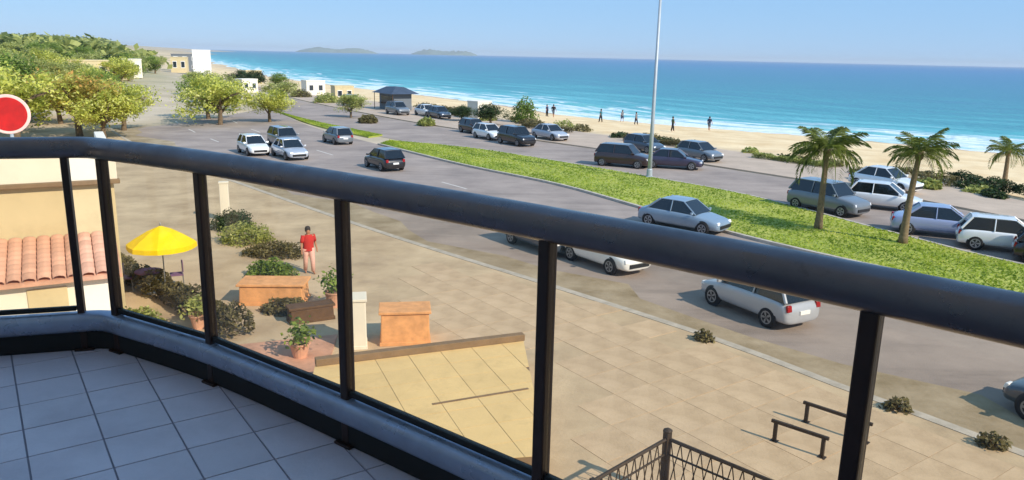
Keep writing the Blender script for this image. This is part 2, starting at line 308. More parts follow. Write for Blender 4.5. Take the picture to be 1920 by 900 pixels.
# ------------------------------------------------------------------ sea
def sea():
    L = np.array(SHORE, float); pts = []
    for a, b in zip(L, L[1:]):
        k = int(np.clip(np.linalg.norm(b-a)/4, 2, 30))
        pts += [a+(b-a)*t for t in np.linspace(0, 1, k, endpoint=False)]
    pts.append(L[-1]); S = np.array(pts)
    rows = np.concatenate([np.arange(-12, 50, 1.5), np.geomspace(52, 14500, 50)])
    N = np.array([0.8, 0.6]); V = []; UV = []
    arc = np.concatenate([[0], np.cumsum(np.hypot(*np.diff(S, axis=0).T))]); s0 = arc[np.argmin(np.hypot(S[:, 0], S[:, 1]-120))]
    for d in rows:
        p = S+N*d
        if d > 300:      # straighten towards the open sea
            p = p+N*0
        s = arc-s0; h = np.zeros(len(S))
        for dd, amp, ph in ((9, .35, 0.3), (20, .5, 1.7), (34, .42, 4.1)):
            cen = dd+2.5*np.sin(s/23+ph)+1.2*np.sin(s/7.3+ph*2); h += amp*np.exp(-((d-cen)/1.6)**2)*(0.5+0.5*np.sin(s/14+ph*3))
        for q, z in zip(p, h): V.append((q[0], q[1], -3+z))
        UV += [(d, v) for v in s]
    n = len(S); m_ = len(rows); idx = np.arange(n*m_).reshape(m_, n)
    F = np.stack([idx[:-1, :-1], idx[:-1, 1:], idx[1:, 1:], idx[1:, :-1]], -1).reshape(-1, 4)
    me = bpy.data.meshes.new('sea'); me.from_pydata(V, [], F.tolist()); me.update(); me.polygons.foreach_set('use_smooth', [True]*len(me.polygons))
    if me.polygons[0].normal.z < 0: me.flip_normals()
    a = me.attributes.new('off', 'FLOAT', 'POINT'); a.data.foreach_set('value', np.array([u[0] for u in UV], np.float32))
    a = me.attributes.new('along', 'FLOAT', 'POINT'); a.data.foreach_set('value', np.array([u[1] for u in UV], np.float32))
    m = bpy.data.materials.new('sea_water'); m.use_nodes = True; nn = m.node_tree.nodes; l = m.node_tree.links; b = nn['Principled BSDF']
    def attr(k): x = nn.new('ShaderNodeAttribute'); x.attribute_name = k; return x.outputs['Fac']
    def math_(op, x, y):
        k = nn.new('ShaderNodeMath'); k.operation = op
        for i, v in enumerate((x, y)):
            if isinstance(v, (int, float)): k.inputs[i].default_value = v
            elif v is not None: l.new(v, k.inputs[i])
        return k.outputs[0]
    off, al = attr('off'), attr('along')
    cx = nn.new('ShaderNodeCombineXYZ'); l.new(math_('MULTIPLY', off, 0.12), cx.inputs[0]); l.new(math_('MULTIPLY', al, 0.02), cx.inputs[1])
    ns = nn.new('ShaderNodeTexNoise'); ns.inputs['Scale'].default_value = 1.0; ns.inputs['Detail'].default_value = 7; l.new(cx.outputs[0], ns.inputs['Vector'])
    lg = math_('LOGARITHM', math_('ADD', math_('MAXIMUM', off, 0), 4), 10)                # 0.6 .. 4.2
    t = math_('ADD', math_('MULTIPLY', lg, 0.25), math_('MULTIPLY', math_('SUBTRACT', ns.outputs[0], 0.5), 0.42))
    rp = nn.new('ShaderNodeValToRGB'); cr = rp.color_ramp
    cr.elements[0].position = 0.2; cr.elements[0].color = lin(128, 196, 186); cr.elements[1].position = 1.0; cr.elements[1].color = lin(70, 112, 158)
    for p_, c_ in ((0.36, lin(92, 176, 182)), (0.46, lin(62, 146, 156)), (0.58, lin(58, 128, 148)), (0.8, lin(66, 116, 160))): e = cr.elements.new(p_); e.color = c_
    l.new(t, rp.inputs[0])
    # foam: bands along the shore broken up by noise
    cf = nn.new('ShaderNodeCombineXYZ'); l.new(math_('MULTIPLY', off, 0.22), cf.inputs[0]); l.new(math_('MULTIPLY', al, 0.035), cf.inputs[1])
    nf = nn.new('ShaderNodeTexNoise'); nf.inputs['Scale'].default_value = 1.0; nf.inputs['Detail'].default_value = 9; nf.inputs['Roughness'].default_value = 0.7; l.new(cf.outputs[0], nf.inputs['Vector'])
    fall = nn.new('ShaderNodeMapRange'); fall.inputs[1].default_value = 0; fall.inputs[2].default_value = 55; fall.inputs[3].default_value = 0.14; fall.inputs[4].default_value = -0.16; l.new(off, fall.inputs[0])
    fm = nn.new('ShaderNodeMapRange'); fm.inputs[1].default_value = 0.52; fm.inputs[2].default_value = 0.62; l.new(math_('ADD', nf.outputs[0], fall.outputs[0]), fm.inputs[0])
    mx = nn.new('ShaderNodeMix'); mx.data_type = 'RGBA'; l.new(fm.outputs[0], mx.inputs[0]); l.new(rp.outputs[0], mx.inputs[6]); mx.inputs[7].default_value = lin(232, 240, 240); l.new(mx.outputs[2], b.inputs['Base Color'])
    b.inputs['Roughness'].default_value = 0.35; b.inputs['Specular IOR Level'].default_value = 0.22
    tc = nn.new('ShaderNodeTexCoord'); bp = None
    w1 = nn.new('ShaderNodeTexNoise'); w1.inputs['Scale'].default_value = 0.35; w1.inputs['Detail'].default_value = 8; l.new(tc.outputs['Object'], w1.inputs['Vector'])
    bp = nn.new('ShaderNodeBump'); bp.inputs['Strength'].default_value = 0.9; bp.inputs['Distance'].default_value = 0.7; l.new(w1.outputs[0], bp.inputs['Height']); l.new(bp.outputs[0], b.inputs['Normal'])
    tag(link('sea', me, m), 'blue sea with turquoise shallows and white surf along the sand', kind='structure')
sea()
def island(name, x, y, L, h, seed):
    r = np.random.default_rng(seed); n = 40; V = []; F = []
    prof = np.clip(np.sin(np.linspace(0, np.pi, n))**0.6*(0.55+0.45*np.sin(np.linspace(0.4, 5+r.random()*2, n))**2), 0.02, 1)*h
    wid = np.sin(np.linspace(0, np.pi, n))**0.7*L*0.2+2
    for i, u in enumerate(np.linspace(-L/2, L/2, n)):
        for k in range(9):
            q = math.pi*k/8; V.append((x+u, y-math.cos(q)*wid[i], -5+math.sin(q)*(prof[i]+5)*(1+0.15*r.normal()*(0 < k < 8))))
    for i in range(n-1):
        for k in range(8): F.append((i*9+k, (i+1)*9+k, (i+1)*9+k+1, i*9+k+1))
    b = MB(); b.add(V, F); o = b.build(name, 'island_green', None, smooth=True)
    return o
mat('island_green', lin(104, 118, 104), rough=1, var=0.3, scale=0.01)
tag(island('island', -1950, 8600, 900, 60, 1), 'low hazy island on the horizon, the left one', kind='structure')
tag(island('island', -820, 9000, 760, 62, 2), 'low hazy island on the horizon, the right one', kind='structure')

# ------------------------------------------------------------------ streets
KERB = [(24, -6), (16, 6), (13, 11.5), (10.4, 15.4), (8.5, 17.8), (6, 21.2), (1.7, 25.9), (-6, 34), (-16, 45.5), (-30, 62), (-48, 90), (-80, 150), (-130, 240)]
MED_N = [(44, -6), (30, 11), (24, 18.9), (18.1, 26.0), (13.5, 31.2), (10.0, 36.1), (6.8, 41.9), (2.8, 48.7), (-3.7, 56.6), (-12.0, 68.6)]
MED_F = [(49, -3), (34, 13.5), (27, 22.5), (20.9, 30.4), (18.3, 35.8), (14.4, 45.2), (10.3, 51), (2.4, 60.4), (-4, 67), (-11.6, 71.5)]
R1F = [(44, -6), (30, 11), (24, 18.9), (18.1, 26.0), (13.5, 31.2), (10.0, 36.1), (6.8, 41.9), (2.8, 48.7), (-3.7, 56.6), (-12.4, 69.2), (-22, 84), (-34, 107), (-62, 155), (-108, 245)]
R2N = [(49, -3), (34, 13.5), (27, 22.5), (20.9, 30.4), (18.3, 35.8), (14.4, 45.2), (2.4, 60.4), (-12.0, 74), (-26, 95), (-52, 140), (-98, 232)]
R2F = [(56, 2), (42, 19), (35, 28), (28.5, 37), (25.5, 43), (21, 51), (9, 66.5), (-4.5, 82), (-19, 102), (-45, 146), (-91, 237)]
kerb = smooth_line(KERB, 90); r1f = smooth_line(R1F, 90); r2n = smooth_line(R2N, 90); r2f = smooth_line(R2F, 90); mn = smooth_line(MED_N, 70); mf = smooth_line(MED_F, 70)
b = MB(); b.strip(kerb, r1f, 0, 0.02, False); tag(b.build('near_road', 'asphalt'), 'pale sun-bleached road on the near side of the grass strip', kind='structure')
b = MB(); b.strip(r2n, r2f, 0, 0.024, False); tag(b.build('far_road', 'asphalt'), 'pale road on the beach side of the grass strip', kind='structure')
inner = [(p[0]-30, p[1]-22) for p in kerb]
b = MB(); b.strip(offset_line(kerb, 0.3), inner, -0.3, 0.14); npv = tag(b.build('near_pavement', 'pavement'), 'wide beige pavement below the balcony', kind='structure')
b = MB(); b.strip(kerb, offset_line(kerb, 0.297), -0.3, 0.155); tag(b.build('near_kerb', 'kerb'), 'pale stone kerb between near road and beige pavement', kind='structure')
b = MB(); b.strip(mn, mf, -0.3, 0.13); tag(b.build('grass_strip', 'verge'), 'green grass strip between the two roads', kind='structure')
b = MB(); b.strip(offset_line(mn, 0.2), offset_line(mn, 0.003), -0.3, 0.15); tag(b.build('median_kerb', 'kerb'), 'pale kerb on the near side of the grass strip', kind='structure')
b = MB(); b.strip(offset_line(mf, -0.003), offset_line(mf, -0.2), -0.3, 0.15); tag(b.build('median_kerb', 'kerb'), 'pale kerb on the beach side of the grass strip', kind='structure')
# second piece of green further up the road
GN = smooth_line([(-15, 76), (-22.5, 86.5), (-34.5, 108.5), (-61, 155), (-96, 220)], 40); GF = smooth_line([(-14.5, 77.5), (-26.5, 94), (-40, 116), (-60, 150), (-94, 216)], 40)
GN = smooth_line([(-14, 74), (-22.3, 85.5), (-34.3, 108), (-62, 156.5), (-98, 226)], 40); GF = smooth_line([(-13, 76), (-26.3, 94.6), (-40, 118.5), (-54, 143), (-95, 226)], 40)
b = MB(); b.strip(GN, GF, -0.3, 0.13); tag(b.build('grass_island', 'verge'), 'green traffic island further up the road', kind='structure')
prom_n = offset_line(r2f, -0.25)
pe = smooth_line([(63, -3), (48, 14), (33.5, 35), (30.8, 46), (28, 56), (16.5, 73), (7, 84), (-6, 106), (-25, 131), (-47, 157), (-86, 222)][:], 90)
b = MB(); b.strip(prom_n, pe, -0.3, 0.12); tag(b.build('promenade', 'promenade'), 'sandy promenade between far road and beach', kind='structure')
# dusty shoulder along the kerb
jag = [(a[0]*(1-f)+c[0]*f, a[1]*(1-f)+c[1]*f) for a, c, f in zip(kerb, r1f, [0.13+0.05*math.sin(i*1.1)+0.03*math.sin(i*2.7) for i in range(90)])]
b = MB(); b.strip(offset_line(kerb, -0.004), jag, 0, 0.024, False); tag(b.build('road_shoulder', 'shoulder'), 'dusty olive-brown shoulder along the near kerb', kind='structure')
# paving slabs, one by one where they can be told apart
kd = Vector((0.575, -0.818)).normalized(); kn = Vector((-kd.y, kd.x)); kk = np.array(kerb); ps = 1.15; slabs = []
b = MB(); b.box((0, 0, 0), (ps-.01, ps-.01, .03)); slab_me = b.mesh('paving_slab'); slab_me.materials.append(MATS['slab_stone'])
for i in range(-24, 25):
    for j in range(-24, 25):
        c = Vector((4, 16))+kd*(i*ps)+kn*(j*ps)
        if c.y < 9.5 or c.x < -3.4 or c.y > 30 or (c.x < 1.8 and c.y < 19.8 and c.x > -5.5): continue
        v = kk-np.array(c); k_ = np.argmin((v**2).sum(1)); dk = math.hypot(*v[k_]); pxx = 960+1440*c.x/(c.y*.972+1.9)
        if dk < 1.15 or (c.x-kk[k_][0])*0.82+(c.y-kk[k_][1])*0.57 > 0 or pxx > 2000: continue
        slabs.append((c.length, c))
for dd_, c in sorted(slabs, key=lambda t: t[0])[:295]:
    link('paving_slab', slab_me, None, npv, (c.x, c.y, .133+random.uniform(-.002, .003)), (random.uniform(-.002, .002), random.uniform(-.002, .002), math.atan2(kd.y, kd.x)))
# worn lane dashes
b = MB()
for f in (0.36, 0.66):
    Lm = [(k[0]*(1-f)+r[0]*f, k[1]*(1-f)+r[1]*f) for k, r in zip(kerb, r1f)]
    for i in range(33, 84, 3): b.strip([Lm[i], Lm[i+1]], [offset_line(Lm, 0.11)[i], offset_line(Lm, 0.11)[i+1]], 0.02, 0.026, False)
tag(b.build('lane_markings', 'paint_line'), 'faint dashed white lane lines on the near road', kind='structure')
# grass blades
def blades(name, A, B, n, label, z=0.13):
    k = RNG.integers(0, len(A)-1, n); u = RNG.random(n); v = RNG.random(n); A = np.array(A); B = np.array(B)
    lo = A[k]*(1-u)[:, None]+A[k+1]*u[:, None]; hi = B[k]*(1-u)[:, None]+B[k+1]*u[:, None]; p = lo+(hi-lo)*v[:, None]
    patch = np.sin(p[:, 0]*0.9)*np.sin(p[:, 1]*0.7+1)+0.6*np.sin(p[:, 0]*2.3+p[:, 1])
    c = np.column_stack([p, np.full(n, z+0.03)]); me = leaf_mesh(name, c, RNG.uniform(.05, .11, n), 0.45+0.3*patch+RNG.normal(size=n)*0.2, 'grass_blade', aspect=0.3)
    tag(link(name, me), label, 'grass', kind='stuff')
blades('grass', mn, mf, 60000, 'short green grass covering the strip between the roads')
blades('grass', GN, GF, 20000, 'short green grass covering the far traffic island')

# ------------------------------------------------------------------ balcony
S9 = 0.9
FZ = 8-1.85*S9; RAILZ = 8-0.58*S9; LOWZ = 8-1.66*S9
def bp(x, y): return (x*S9, y*S9)
C0 = Vector((-2.54, 4.57))*S9; T = Vector((0.785, -0.62)).normalized(); NRM = Vector((0.62, 0.785)).normalized()
TL = Vector((-1, -0.3)).normalized(); L1 = C0+TL*2.6
posts = [Vector(p)*S9 for p in ((-1.68, 4.07), (-.77, 3.40), (.13, 2.69), (.97, 1.96), (1.76, 1.18))]
END = Vector((2.5, 0.35))*S9
T0 = (posts[0]-C0).normalized(); corner_m = C0+T0*0.11; corner_l = C0+TL*0.12
left_posts = [C0+TL*1.35, C0+TL*2.5]
rl = empty('balcony_railing', (C0.x, C0.y, FZ), 0, 'dark metal balcony railing with thick handrail, slim posts and glass panes', 'railing')
off = Vector((C0.x, C0.y, FZ))
def loc3(p, z): return Vector((p[0], p[1], z))-off
def rail_profile(name, pts, zc, wx, wz, m, e=2.4):
    n = 20; V = []; F = []
    for i, p in enumerate(pts):
        if i == 0: d = (pts[1]-pts[0]).normalized(); k = 1
        elif i == len(pts)-1: d = (pts[-1]-pts[-2]).normalized(); k = 1
        else:
            d1 = (pts[i]-pts[i-1]).normalized(); d2 = (pts[i+1]-pts[i]).normalized(); d = (d1+d2).normalized(); k = 1/max(0.4, d.dot(d1))
        nn = Vector((-d.y, d.x))
        for j in range(n):
            q = 2*math.pi*j/n; c, s = math.cos(q), math.sin(q); c = math.copysign(abs(c)**(2/e), c); s = math.copysign(abs(s)**(2/e), s)
            V.append(loc3(p+nn*(c*wx*k), zc+s*wz))
    for i in range(len(pts)-1):
        for j in range(n): F.append((i*n+j, i*n+(j+1) % n, (i+1)*n+(j+1) % n, (i+1)*n+j))
    F += [tuple(range(n))[::-1], tuple(range((len(pts)-1)*n, len(pts)*n))]
    b = MB(); b.add(V, F); return b.build(name, m, rl, smooth=True)
# rounded corner
cr = [C0+TL*0.10, C0+TL*0.05+T0*0.006, C0+TL*0.012+T0*0.03, C0+T0*0.09]
curve = [Vector(p) for p in smooth_line([tuple(C0+T0*0.1)]+[tuple(p) for p in posts]+[tuple(END)], 26)][1:]
rail_profile('handrail', [L1]+cr+curve, RAILZ-0.004, 0.056, 0.057, 'rail_metal')
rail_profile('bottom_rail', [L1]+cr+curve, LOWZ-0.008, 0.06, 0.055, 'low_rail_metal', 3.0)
rail_profile('upstand', [L1]+cr+curve, (FZ+LOWZ-0.055)/2, 0.022, (LOWZ-0.055-FZ)/2, 'gasket', 8)
def bar2(b, p, q, z, w, h):
    d = (q-p); L = d.length; a = math.atan2(d.y, d.x); c = (p+q)/2; v = loc3(c, z); b.box((v.x, v.y, v.z), (L, w, h), a)
ordered = [left_posts[1], left_posts[0], corner_l, corner_m]+posts
for i, p in enumerate(ordered):
    dd = TL if i < 3 else (ordered[min(i+1, len(ordered)-1)]-ordered[i-1 if i > 3 else i]); ang = math.atan2(dd.y, dd.x)
    zb, zt = FZ+0.008, RAILZ-0.05; b = MB(); v = loc3(p, (zb+zt)/2); wd = 0.046 if i != 2 else 0.036
    b.box((v.x, v.y, v.z), (wd, 0.05, zt-zb), ang); po = b.build('post', 'post_metal', rl, bevel=0.006)
    b = MB(); v = loc3(p, FZ+0.006); b.box((v.x, v.y, v.z), (0.1, 0.09, 0.012), ang); b.build('foot_plate', 'post_metal', rl, bevel=0.003)
for i in range(len(ordered)-1):
    p, q = ordered[i], ordered[i+1]; d = (q-p).normalized(); m0, m1 = (0.024, 0.024)
    if i == 2: continue
    b = MB(); bar2(b, p+d*m0, q-d*m1, (LOWZ+0.085+RAILZ-0.055)/2, 0.008, RAILZ-0.055-LOWZ-0.085); b.build('glass_pane', 'railing_glass', rl)
    b = MB(); bar2(b, p+d*m0, q-d*m1, LOWZ+0.0715, 0.026, 0.026); b.build('glazing_bead', 'gasket', rl, bevel=0.003)
# floor slab + tiles
back = -0.75
def nrm_pt(along, depth): return C0+T*along+NRM*depth
slab = [L1+Vector((0, 0.06)), C0+Vector((0.01, 0.06))]+[p+NRM*0.05 for p in posts]+[END+NRM*0.05, nrm_pt(6.2, -3.2), nrm_pt(-1.2, -3.1)]
b = MB(); b.prism([(p.x, p.y) for p in slab], FZ-0.22, FZ-0.006); fl = tag(b.build('balcony_floor', 'grout'), 'blue-grey tiled balcony floor in shade', kind='structure')
def clip_poly(poly, clip):
    out = poly
    for i in range(len(clip)):
        a, c = clip[i], clip[(i+1) % len(clip)]; inp = out; out = []
        if not inp: return []
        def side(p): return (c[0]-a[0])*(p[1]-a[1])-(c[1]-a[1])*(p[0]-a[0])
        for j in range(len(inp)):
            p, q = inp[j], inp[(j+1) % len(inp)]; sp, sq = side(p), side(q)
            if sp <= 0: out.append(p)
            if (sp < 0 < sq) or (sq < 0 < sp):
                t = sp/(sp-sq); out.append((p[0]+(q[0]-p[0])*t, p[1]+(q[1]-p[1])*t))
    return out
td = Vector((0.575, -0.818)).normalized(); tn = Vector((0.818, 0.575)); ts = 0.283; tileclip = [(p.x, p.y) for p in slab]
base_pt = Vector((-2.32, 3.90))*S9; cnt = 0
for i in range(-16, 17):
    for j in range(-14, 16):
        o = base_pt+td*(i*ts)+tn*(j*ts); g = 0.004
        if o.y < 1.6 or o.x < -4.2 or o.x > 1.6: continue
        q = [o+td*g+tn*g, o+td*(ts-g)+tn*g, o+td*(ts-g)+tn*(ts-g), o+td*g+tn*(ts-g)]
        pl = clip_poly([(p.x, p.y) for p in q], tileclip)
        if len(pl) < 3: continue
        area = 0.5*abs(sum(pl[k][0]*pl[(k+1) % len(pl)][1]-pl[(k+1) % len(pl)][0]*pl[k][1] for k in range(len(pl))))
        if area < 0.004 or cnt >= 295: continue
        dz = random.uniform(-0.0006, 0.0006); b = MB(); b.prism(pl, FZ-0.0065, FZ+dz); b.build('tile', 'tile', fl); cnt += 1
# the building the balcony belongs to (behind the camera): rear wall, added sun-blocking wing, lower beam
bl = empty('apartment_building', (0, -1, 0), 0, 'pale apartment building that carries the balcony', 'building'); bo = Vector((0, -1, 0))
BW = -2.75
def quadp(a0, a1, d0, d1): return [tuple((nrm_pt(a, d))-Vector((0, -1))) for a, d in ((a0, d0), (a1, d0), (a1, d1), (a0, d1))]
b = MB(); b.prism(quadp(-3.2, 38, -3.0, -12), 0.0, 21.0); b.build('wall', 'wall_paint', bl)  # real rear wall, height and length stretched to keep the balcony shaded
b = MB(); b.prism(quadp(6.3, 12, 1.2, -2.98), 0, 21); b.build('sun_blocking_wing', 'wall_paint', bl)  # made-up wing out of view, added to block sun from the right
b = MB(); b.prism(quadp(-0.5, 6.2, -0.6, -2.99), FZ-0.5, FZ-0.23); b.build('lower_beam', 'wall_paint', bl)

# ------------------------------------------------------------------ trees and plants
def crown_points(cx, cy, cz, rx, ry, rz, nclump, nleaf, seed, spread=0.3):
    r = np.random.default_rng(seed); lobes = []
    for k in range(7):
        q = r.uniform(0, 6.28); u = r.uniform(0.2, 0.62); lobes.append((u*math.cos(q), u*math.sin(q), r.uniform(-0.35, 0.55), r.uniform(0.38, 0.6)))
    C = []; tone = []
    for k in range(nclump):
        lx, ly, lz, lr = lobes[r.integers(0, 7)]; d = r.normal(size=3); d /= np.linalg.norm(d); rad = lr*r.uniform(0.6, 1.05)
        c = np.array([lx, ly, lz])+d*rad; tn_ = r.normal()*0.18+0.6
        p = c+r.normal(size=(nleaf, 3))*spread*0.42*r.uniform(0.6, 1.2); C.append(p); tone.append(tn_+r.normal(size=nleaf)*0.16)
    C = np.concatenate(C)*np.array([rx, ry, rz])+np.array([cx, cy, cz]); return C, np.concatenate(tone)
def tree_mesh(seed, rx, rz, cz, leaf, m, nclump=70, nleaf=34, size=0.2):
    C, t = crown_points(0, 0, cz, rx, rx, rz, nclump, nleaf, seed); r = np.random.default_rng(seed+99)
    cm = leaf_mesh('crown', C, r.uniform(0.6, 1.3, len(C))*size, t, m, flat=1.1)
    b = MB(); lean = Vector((r.normal()*0.15, r.normal()*0.15, 0)); top = Vector((0, 0, cz))+lean; th = 0.05*cz+0.08
    b.tube([(0, 0, -0.3), (0.02, 0, 0.1), tuple(lean*0.5+Vector((0, 0, cz*0.5))), tuple(top)], [th*1.5, th*1.15, th*0.8, th*0.4], 8)
    for k in range(7):
        q = k*0.9+r.random(); s = lean*0.5+Vector((0, 0, cz*(0.4+0.07*k))); e = Vector((math.cos(q)*rx*0.75, math.sin(q)*rx*0.75, cz+rz*r.uniform(-0.2, 0.6)))
        b.tube([tuple(s), tuple(s.lerp(e, 0.5)+Vector((0, 0, 0.15))), tuple(e)], [th*0.5, th*0.33, th*0.1], 6)
    return cm, b.mesh('trunk', True)
TREES = {'yellow': [tree_mesh(s, 3.2, 2.1, 2.5, 1, 'leaf_yellowgreen', 90, 64, 0.14) for s in (1, 2)],
         'flame': [tree_mesh(s, 3.4, 2.1, 2.6, 1, 'leaf_flame', 90, 64, 0.14) for s in (3,)],
         'olive': [tree_mesh(s, 3.2, 2.0, 2.4, 1, 'leaf_olive', 90, 64, 0.14) for s in (4, 5)],
         'green': [tree_mesh(s, 3.2, 2.2, 2.6, 1, 'leaf_green', 90, 64, 0.14) for s in (6, 7)],
         'dark': [tree_mesh(s, 3.1, 1.9, 2.3, 1, 'leaf_dark', 90, 64, 0.14) for s in (8,)]}
KN = {'yellow': 0, 'flame': 0, 'olive': 0, 'green': 0, 'dark': 0}
def tree(kind, x, y, s, label, group=None, z=None, sz=1.0):
    k = KN[kind]; KN[kind] += 1; cm, tm = TREES[kind][k % len(TREES[kind])]
    o = empty('broadleaf_tree', (x, y, gz(x, y) if z is None else z), random.uniform(0, 6.28), label, 'tree', group); o.scale = (s, s, s*sz)
    link('trunk', tm, 'bark', o); link('crown', cm, None, o); return o
# pixel -> ground used only to decide where a thing stands on the flat street level (plan positions are kept as numbers)
tree('flame', -53, 82, 1.3, 'tree with orange-tinged crown at the left, above the handrail corner')
tree('yellow', -47, 80, 1.15, 'yellow-green tree right of the orange-tinged tree, near the pale road')
tree('yellow', -44, 82, 0.72, 'small yellow-green tree closest to the pale road on its left side')
tree('green', -59, 80, 1.2, 'fresh green tree at the left edge beside the red round sign')
tree('green', -57, 106, 1.0, 'green tree behind the small yellow-green tree left of the pale road')
tree('olive', -68, 122, 1.05, 'olive tree left of the pale road, halfway up it')
tree('yellow', -41.5, 64, 1.45, 'large sunlit yellow-green tree just right of the red round sign')
tree('flame', -39.0, 69, 1.3, 'large tree with orange tips right of the big yellow-green tree')
tree('yellow', -36.0, 67.5, 1.05, 'yellow-green tree at the right end of the near row above the handrail corner')
tree('green', -48, 72, 1.5, 'large fresh green tree behind the red round sign')
tree('yellow', -38.5, 76, 1.1, 'yellow-green tree beside the kerb of the pale road')
hl = []; rr = random.Random(5)
for row, (d, n_, s0) in enumerate(((88, 6, 1.1), (102, 7, 1.15), (118, 7, 1.15), (138, 8, 1.15), (162, 8, 1.1), (190, 8, 1.05), (225, 8, 1.0))):
    for i in range(n_):
        q = -0.76+(0.22+0.018*row)*(i+rr.uniform(.1, .9))/n_
        hl.append((d*q*1.0-4, d+rr.uniform(-6, 6), rr.choice(('olive', 'yellow', 'yellow', 'green', 'olive', 'yellow', 'flame') if row < 4 else ('olive', 'olive', 'green', 'dark')), s0*rr.uniform(.8, 1.15)))
ORD = ['first', 'second', 'third', 'fourth', 'fifth', 'sixth', 'seventh', 'eighth', 'ninth', 'tenth', 'eleventh', 'twelfth', 'thirteenth', 'fourteenth', 'fifteenth', 'sixteenth', 'seventeenth', 'eighteenth', 'nineteenth', 'twentieth', 'twenty-first', 'twenty-second', 'twenty-third', 'twenty-fourth', 'twenty-fifth']
NAMEK = {'yellow': 'yellow-green', 'olive': 'olive-green', 'green': 'mid-green', 'flame': 'orange-tinged', 'dark': 'dark'}
for d, q, k, s_ in ((150, -.515, 'olive', 1.0), (165, -.495, 'yellow', .9), (178, -.515, 'olive', 1.1), (195, -.485, 'olive', 1.0), (212, -.50, 'green', 1.1), (232, -.475, 'olive', 1.1), (250, -.495, 'olive', 1.2), (262, -.465, 'dark', 1.0), (285, -.48, 'olive', 1.3), (300, -.455, 'olive', 1.1), (128, -.53, 'yellow', .9), (110, -.545, 'yellow', .85)):
    hl.append((d*q, d, k, s_))
for kind in NAMEK:
    for i, (x, y, k, s) in enumerate(sorted([t for t in hl if t[2] == kind], key=lambda t: t[0]/t[1])):
        tree(k, x, y, s, '%s tree massed on the left hillside, %s of its colour from the left' % (NAMEK[k], ORD[i]), 'trees massed on the left hillside')
tree('yellow', -32.0, 84, 1.2, 'yellow-green bushy tree on the traffic island above the grey cars')
tree('green', -36, 91, 1.05, 'green tree on the traffic island, just left of the yellow-green bushy one')
tree('yellow', -28, 88.5, 0.85, 'low yellow-green tree on the traffic island, right of the bushy one')
tree('yellow', -39, 103, .9, 'yellow-green tree on the traffic island behind the bushy pair')
tree('olive', -46, 118, .95, 'olive tree on the traffic island halfway to the white block')
tree('olive', -54, 134, .95, 'olive tree on the traffic island, the furthest one')
tree('olive', -36, 120, .8, 'olive tree beyond the far road, left of the kiosk')
tree('dark', -56, 166, 1.15, 'dark tree with flat crown right of the white block', sz=0.8)
tree('dark', -62.5, 176, 1.05, 'dark tree nearest the white block, partly behind the flat-crowned one', sz=0.8)
tree('green', -50.5, 168, 0.9, 'green tree at the right end of the dark clump by the white block', sz=0.8)
tree('olive', -20.5, 97, 0.66, 'brownish olive tree on the promenade left of the slate-roofed kiosk')
tree('dark', -2.8, 91, 0.72, 'dark bushy tree on the promenade behind the black parked cars', sz=0.85)
tree('dark', -6.5, 95, 0.6, 'smaller dark tree left of the dark bushy tree on the promenade', sz=0.8)
# far woodland, one mass
N = 2600; ux = RNG.uniform(0, 1, N); yy = 250+ux**1.7*2300; xx = np.interp(yy, [250, 460, 720, 1480, 3300], [-105, -222, -350, -735, -1620])-12-np.abs(RNG.normal(size=N))*(60+0.28*(yy-250)); pz = ground_z(np.column_stack([xx, yy]))[0]
Cn = []; Tn = []; Sn = []
for x, y, z in zip(xx, yy, pz):
    k = 34; s = 2.3+RNG.random()*1.6; Cn.append(RNG.normal(size=(k, 3))*np.array([s, s, s*0.5])+np.array([x, y, z+s*0.9])); Tn.append(RNG.normal(0.4+0.14*RNG.normal(), 0.15, k)); Sn.append(RNG.uniform(0.7, 1.3, k)*(1.0+y/1000))
tag(link('far_woodland', leaf_mesh('far_woodland', np.concatenate(Cn), np.concatenate(Sn), np.concatenate(Tn), 'leaf_olive', aspect=0.7)), 'distant woodland along the coast running up to the horizon', 'woodland', kind='stuff')

def shrub(name, x, y, rx, ry, h, m, label, n=2400, size=0.065, z=None, rz=0, cat='shrub', group=None, seed=0):
    z = gz(x, y) if z is None else z; r = np.random.default_rng(seed+int(abs(x)*13+abs(y)*7))
    d = r.normal(size=(n, 3)); d /= np.linalg.norm(d, axis=1)[:, None]; d[:, 2] = np.abs(d[:, 2]); rad = r.uniform(0.55, 1.0, n)*(1+0.18*np.sin(d[:, 0]*7+x)*np.cos(d[:, 1]*6+y))
    C = d*rad[:, None]*np.array([rx, ry, h*0.95]); o = empty(name, (x, y, z), rz, label, cat, group)
    link('foliage', leaf_mesh('foliage', C, r.uniform(.6, 1.3, n)*size, 0.5+r.normal(size=n)*0.18+0.15*np.sin(C[:, 0]*5)*np.cos(C[:, 1]*5), m), None, o)
    b = MB()
    for k in range(5):
        q = k*1.3; b.tube([(0, 0, -0.05), (math.cos(q)*rx*0.3, math.sin(q)*ry*0.3, h*0.4), (math.cos(q)*rx*0.6, math.sin(q)*ry*0.6, h*0.75)], [0.03, 0.02, 0.008], 5)
    b.build('stem', 'bark', o); return o
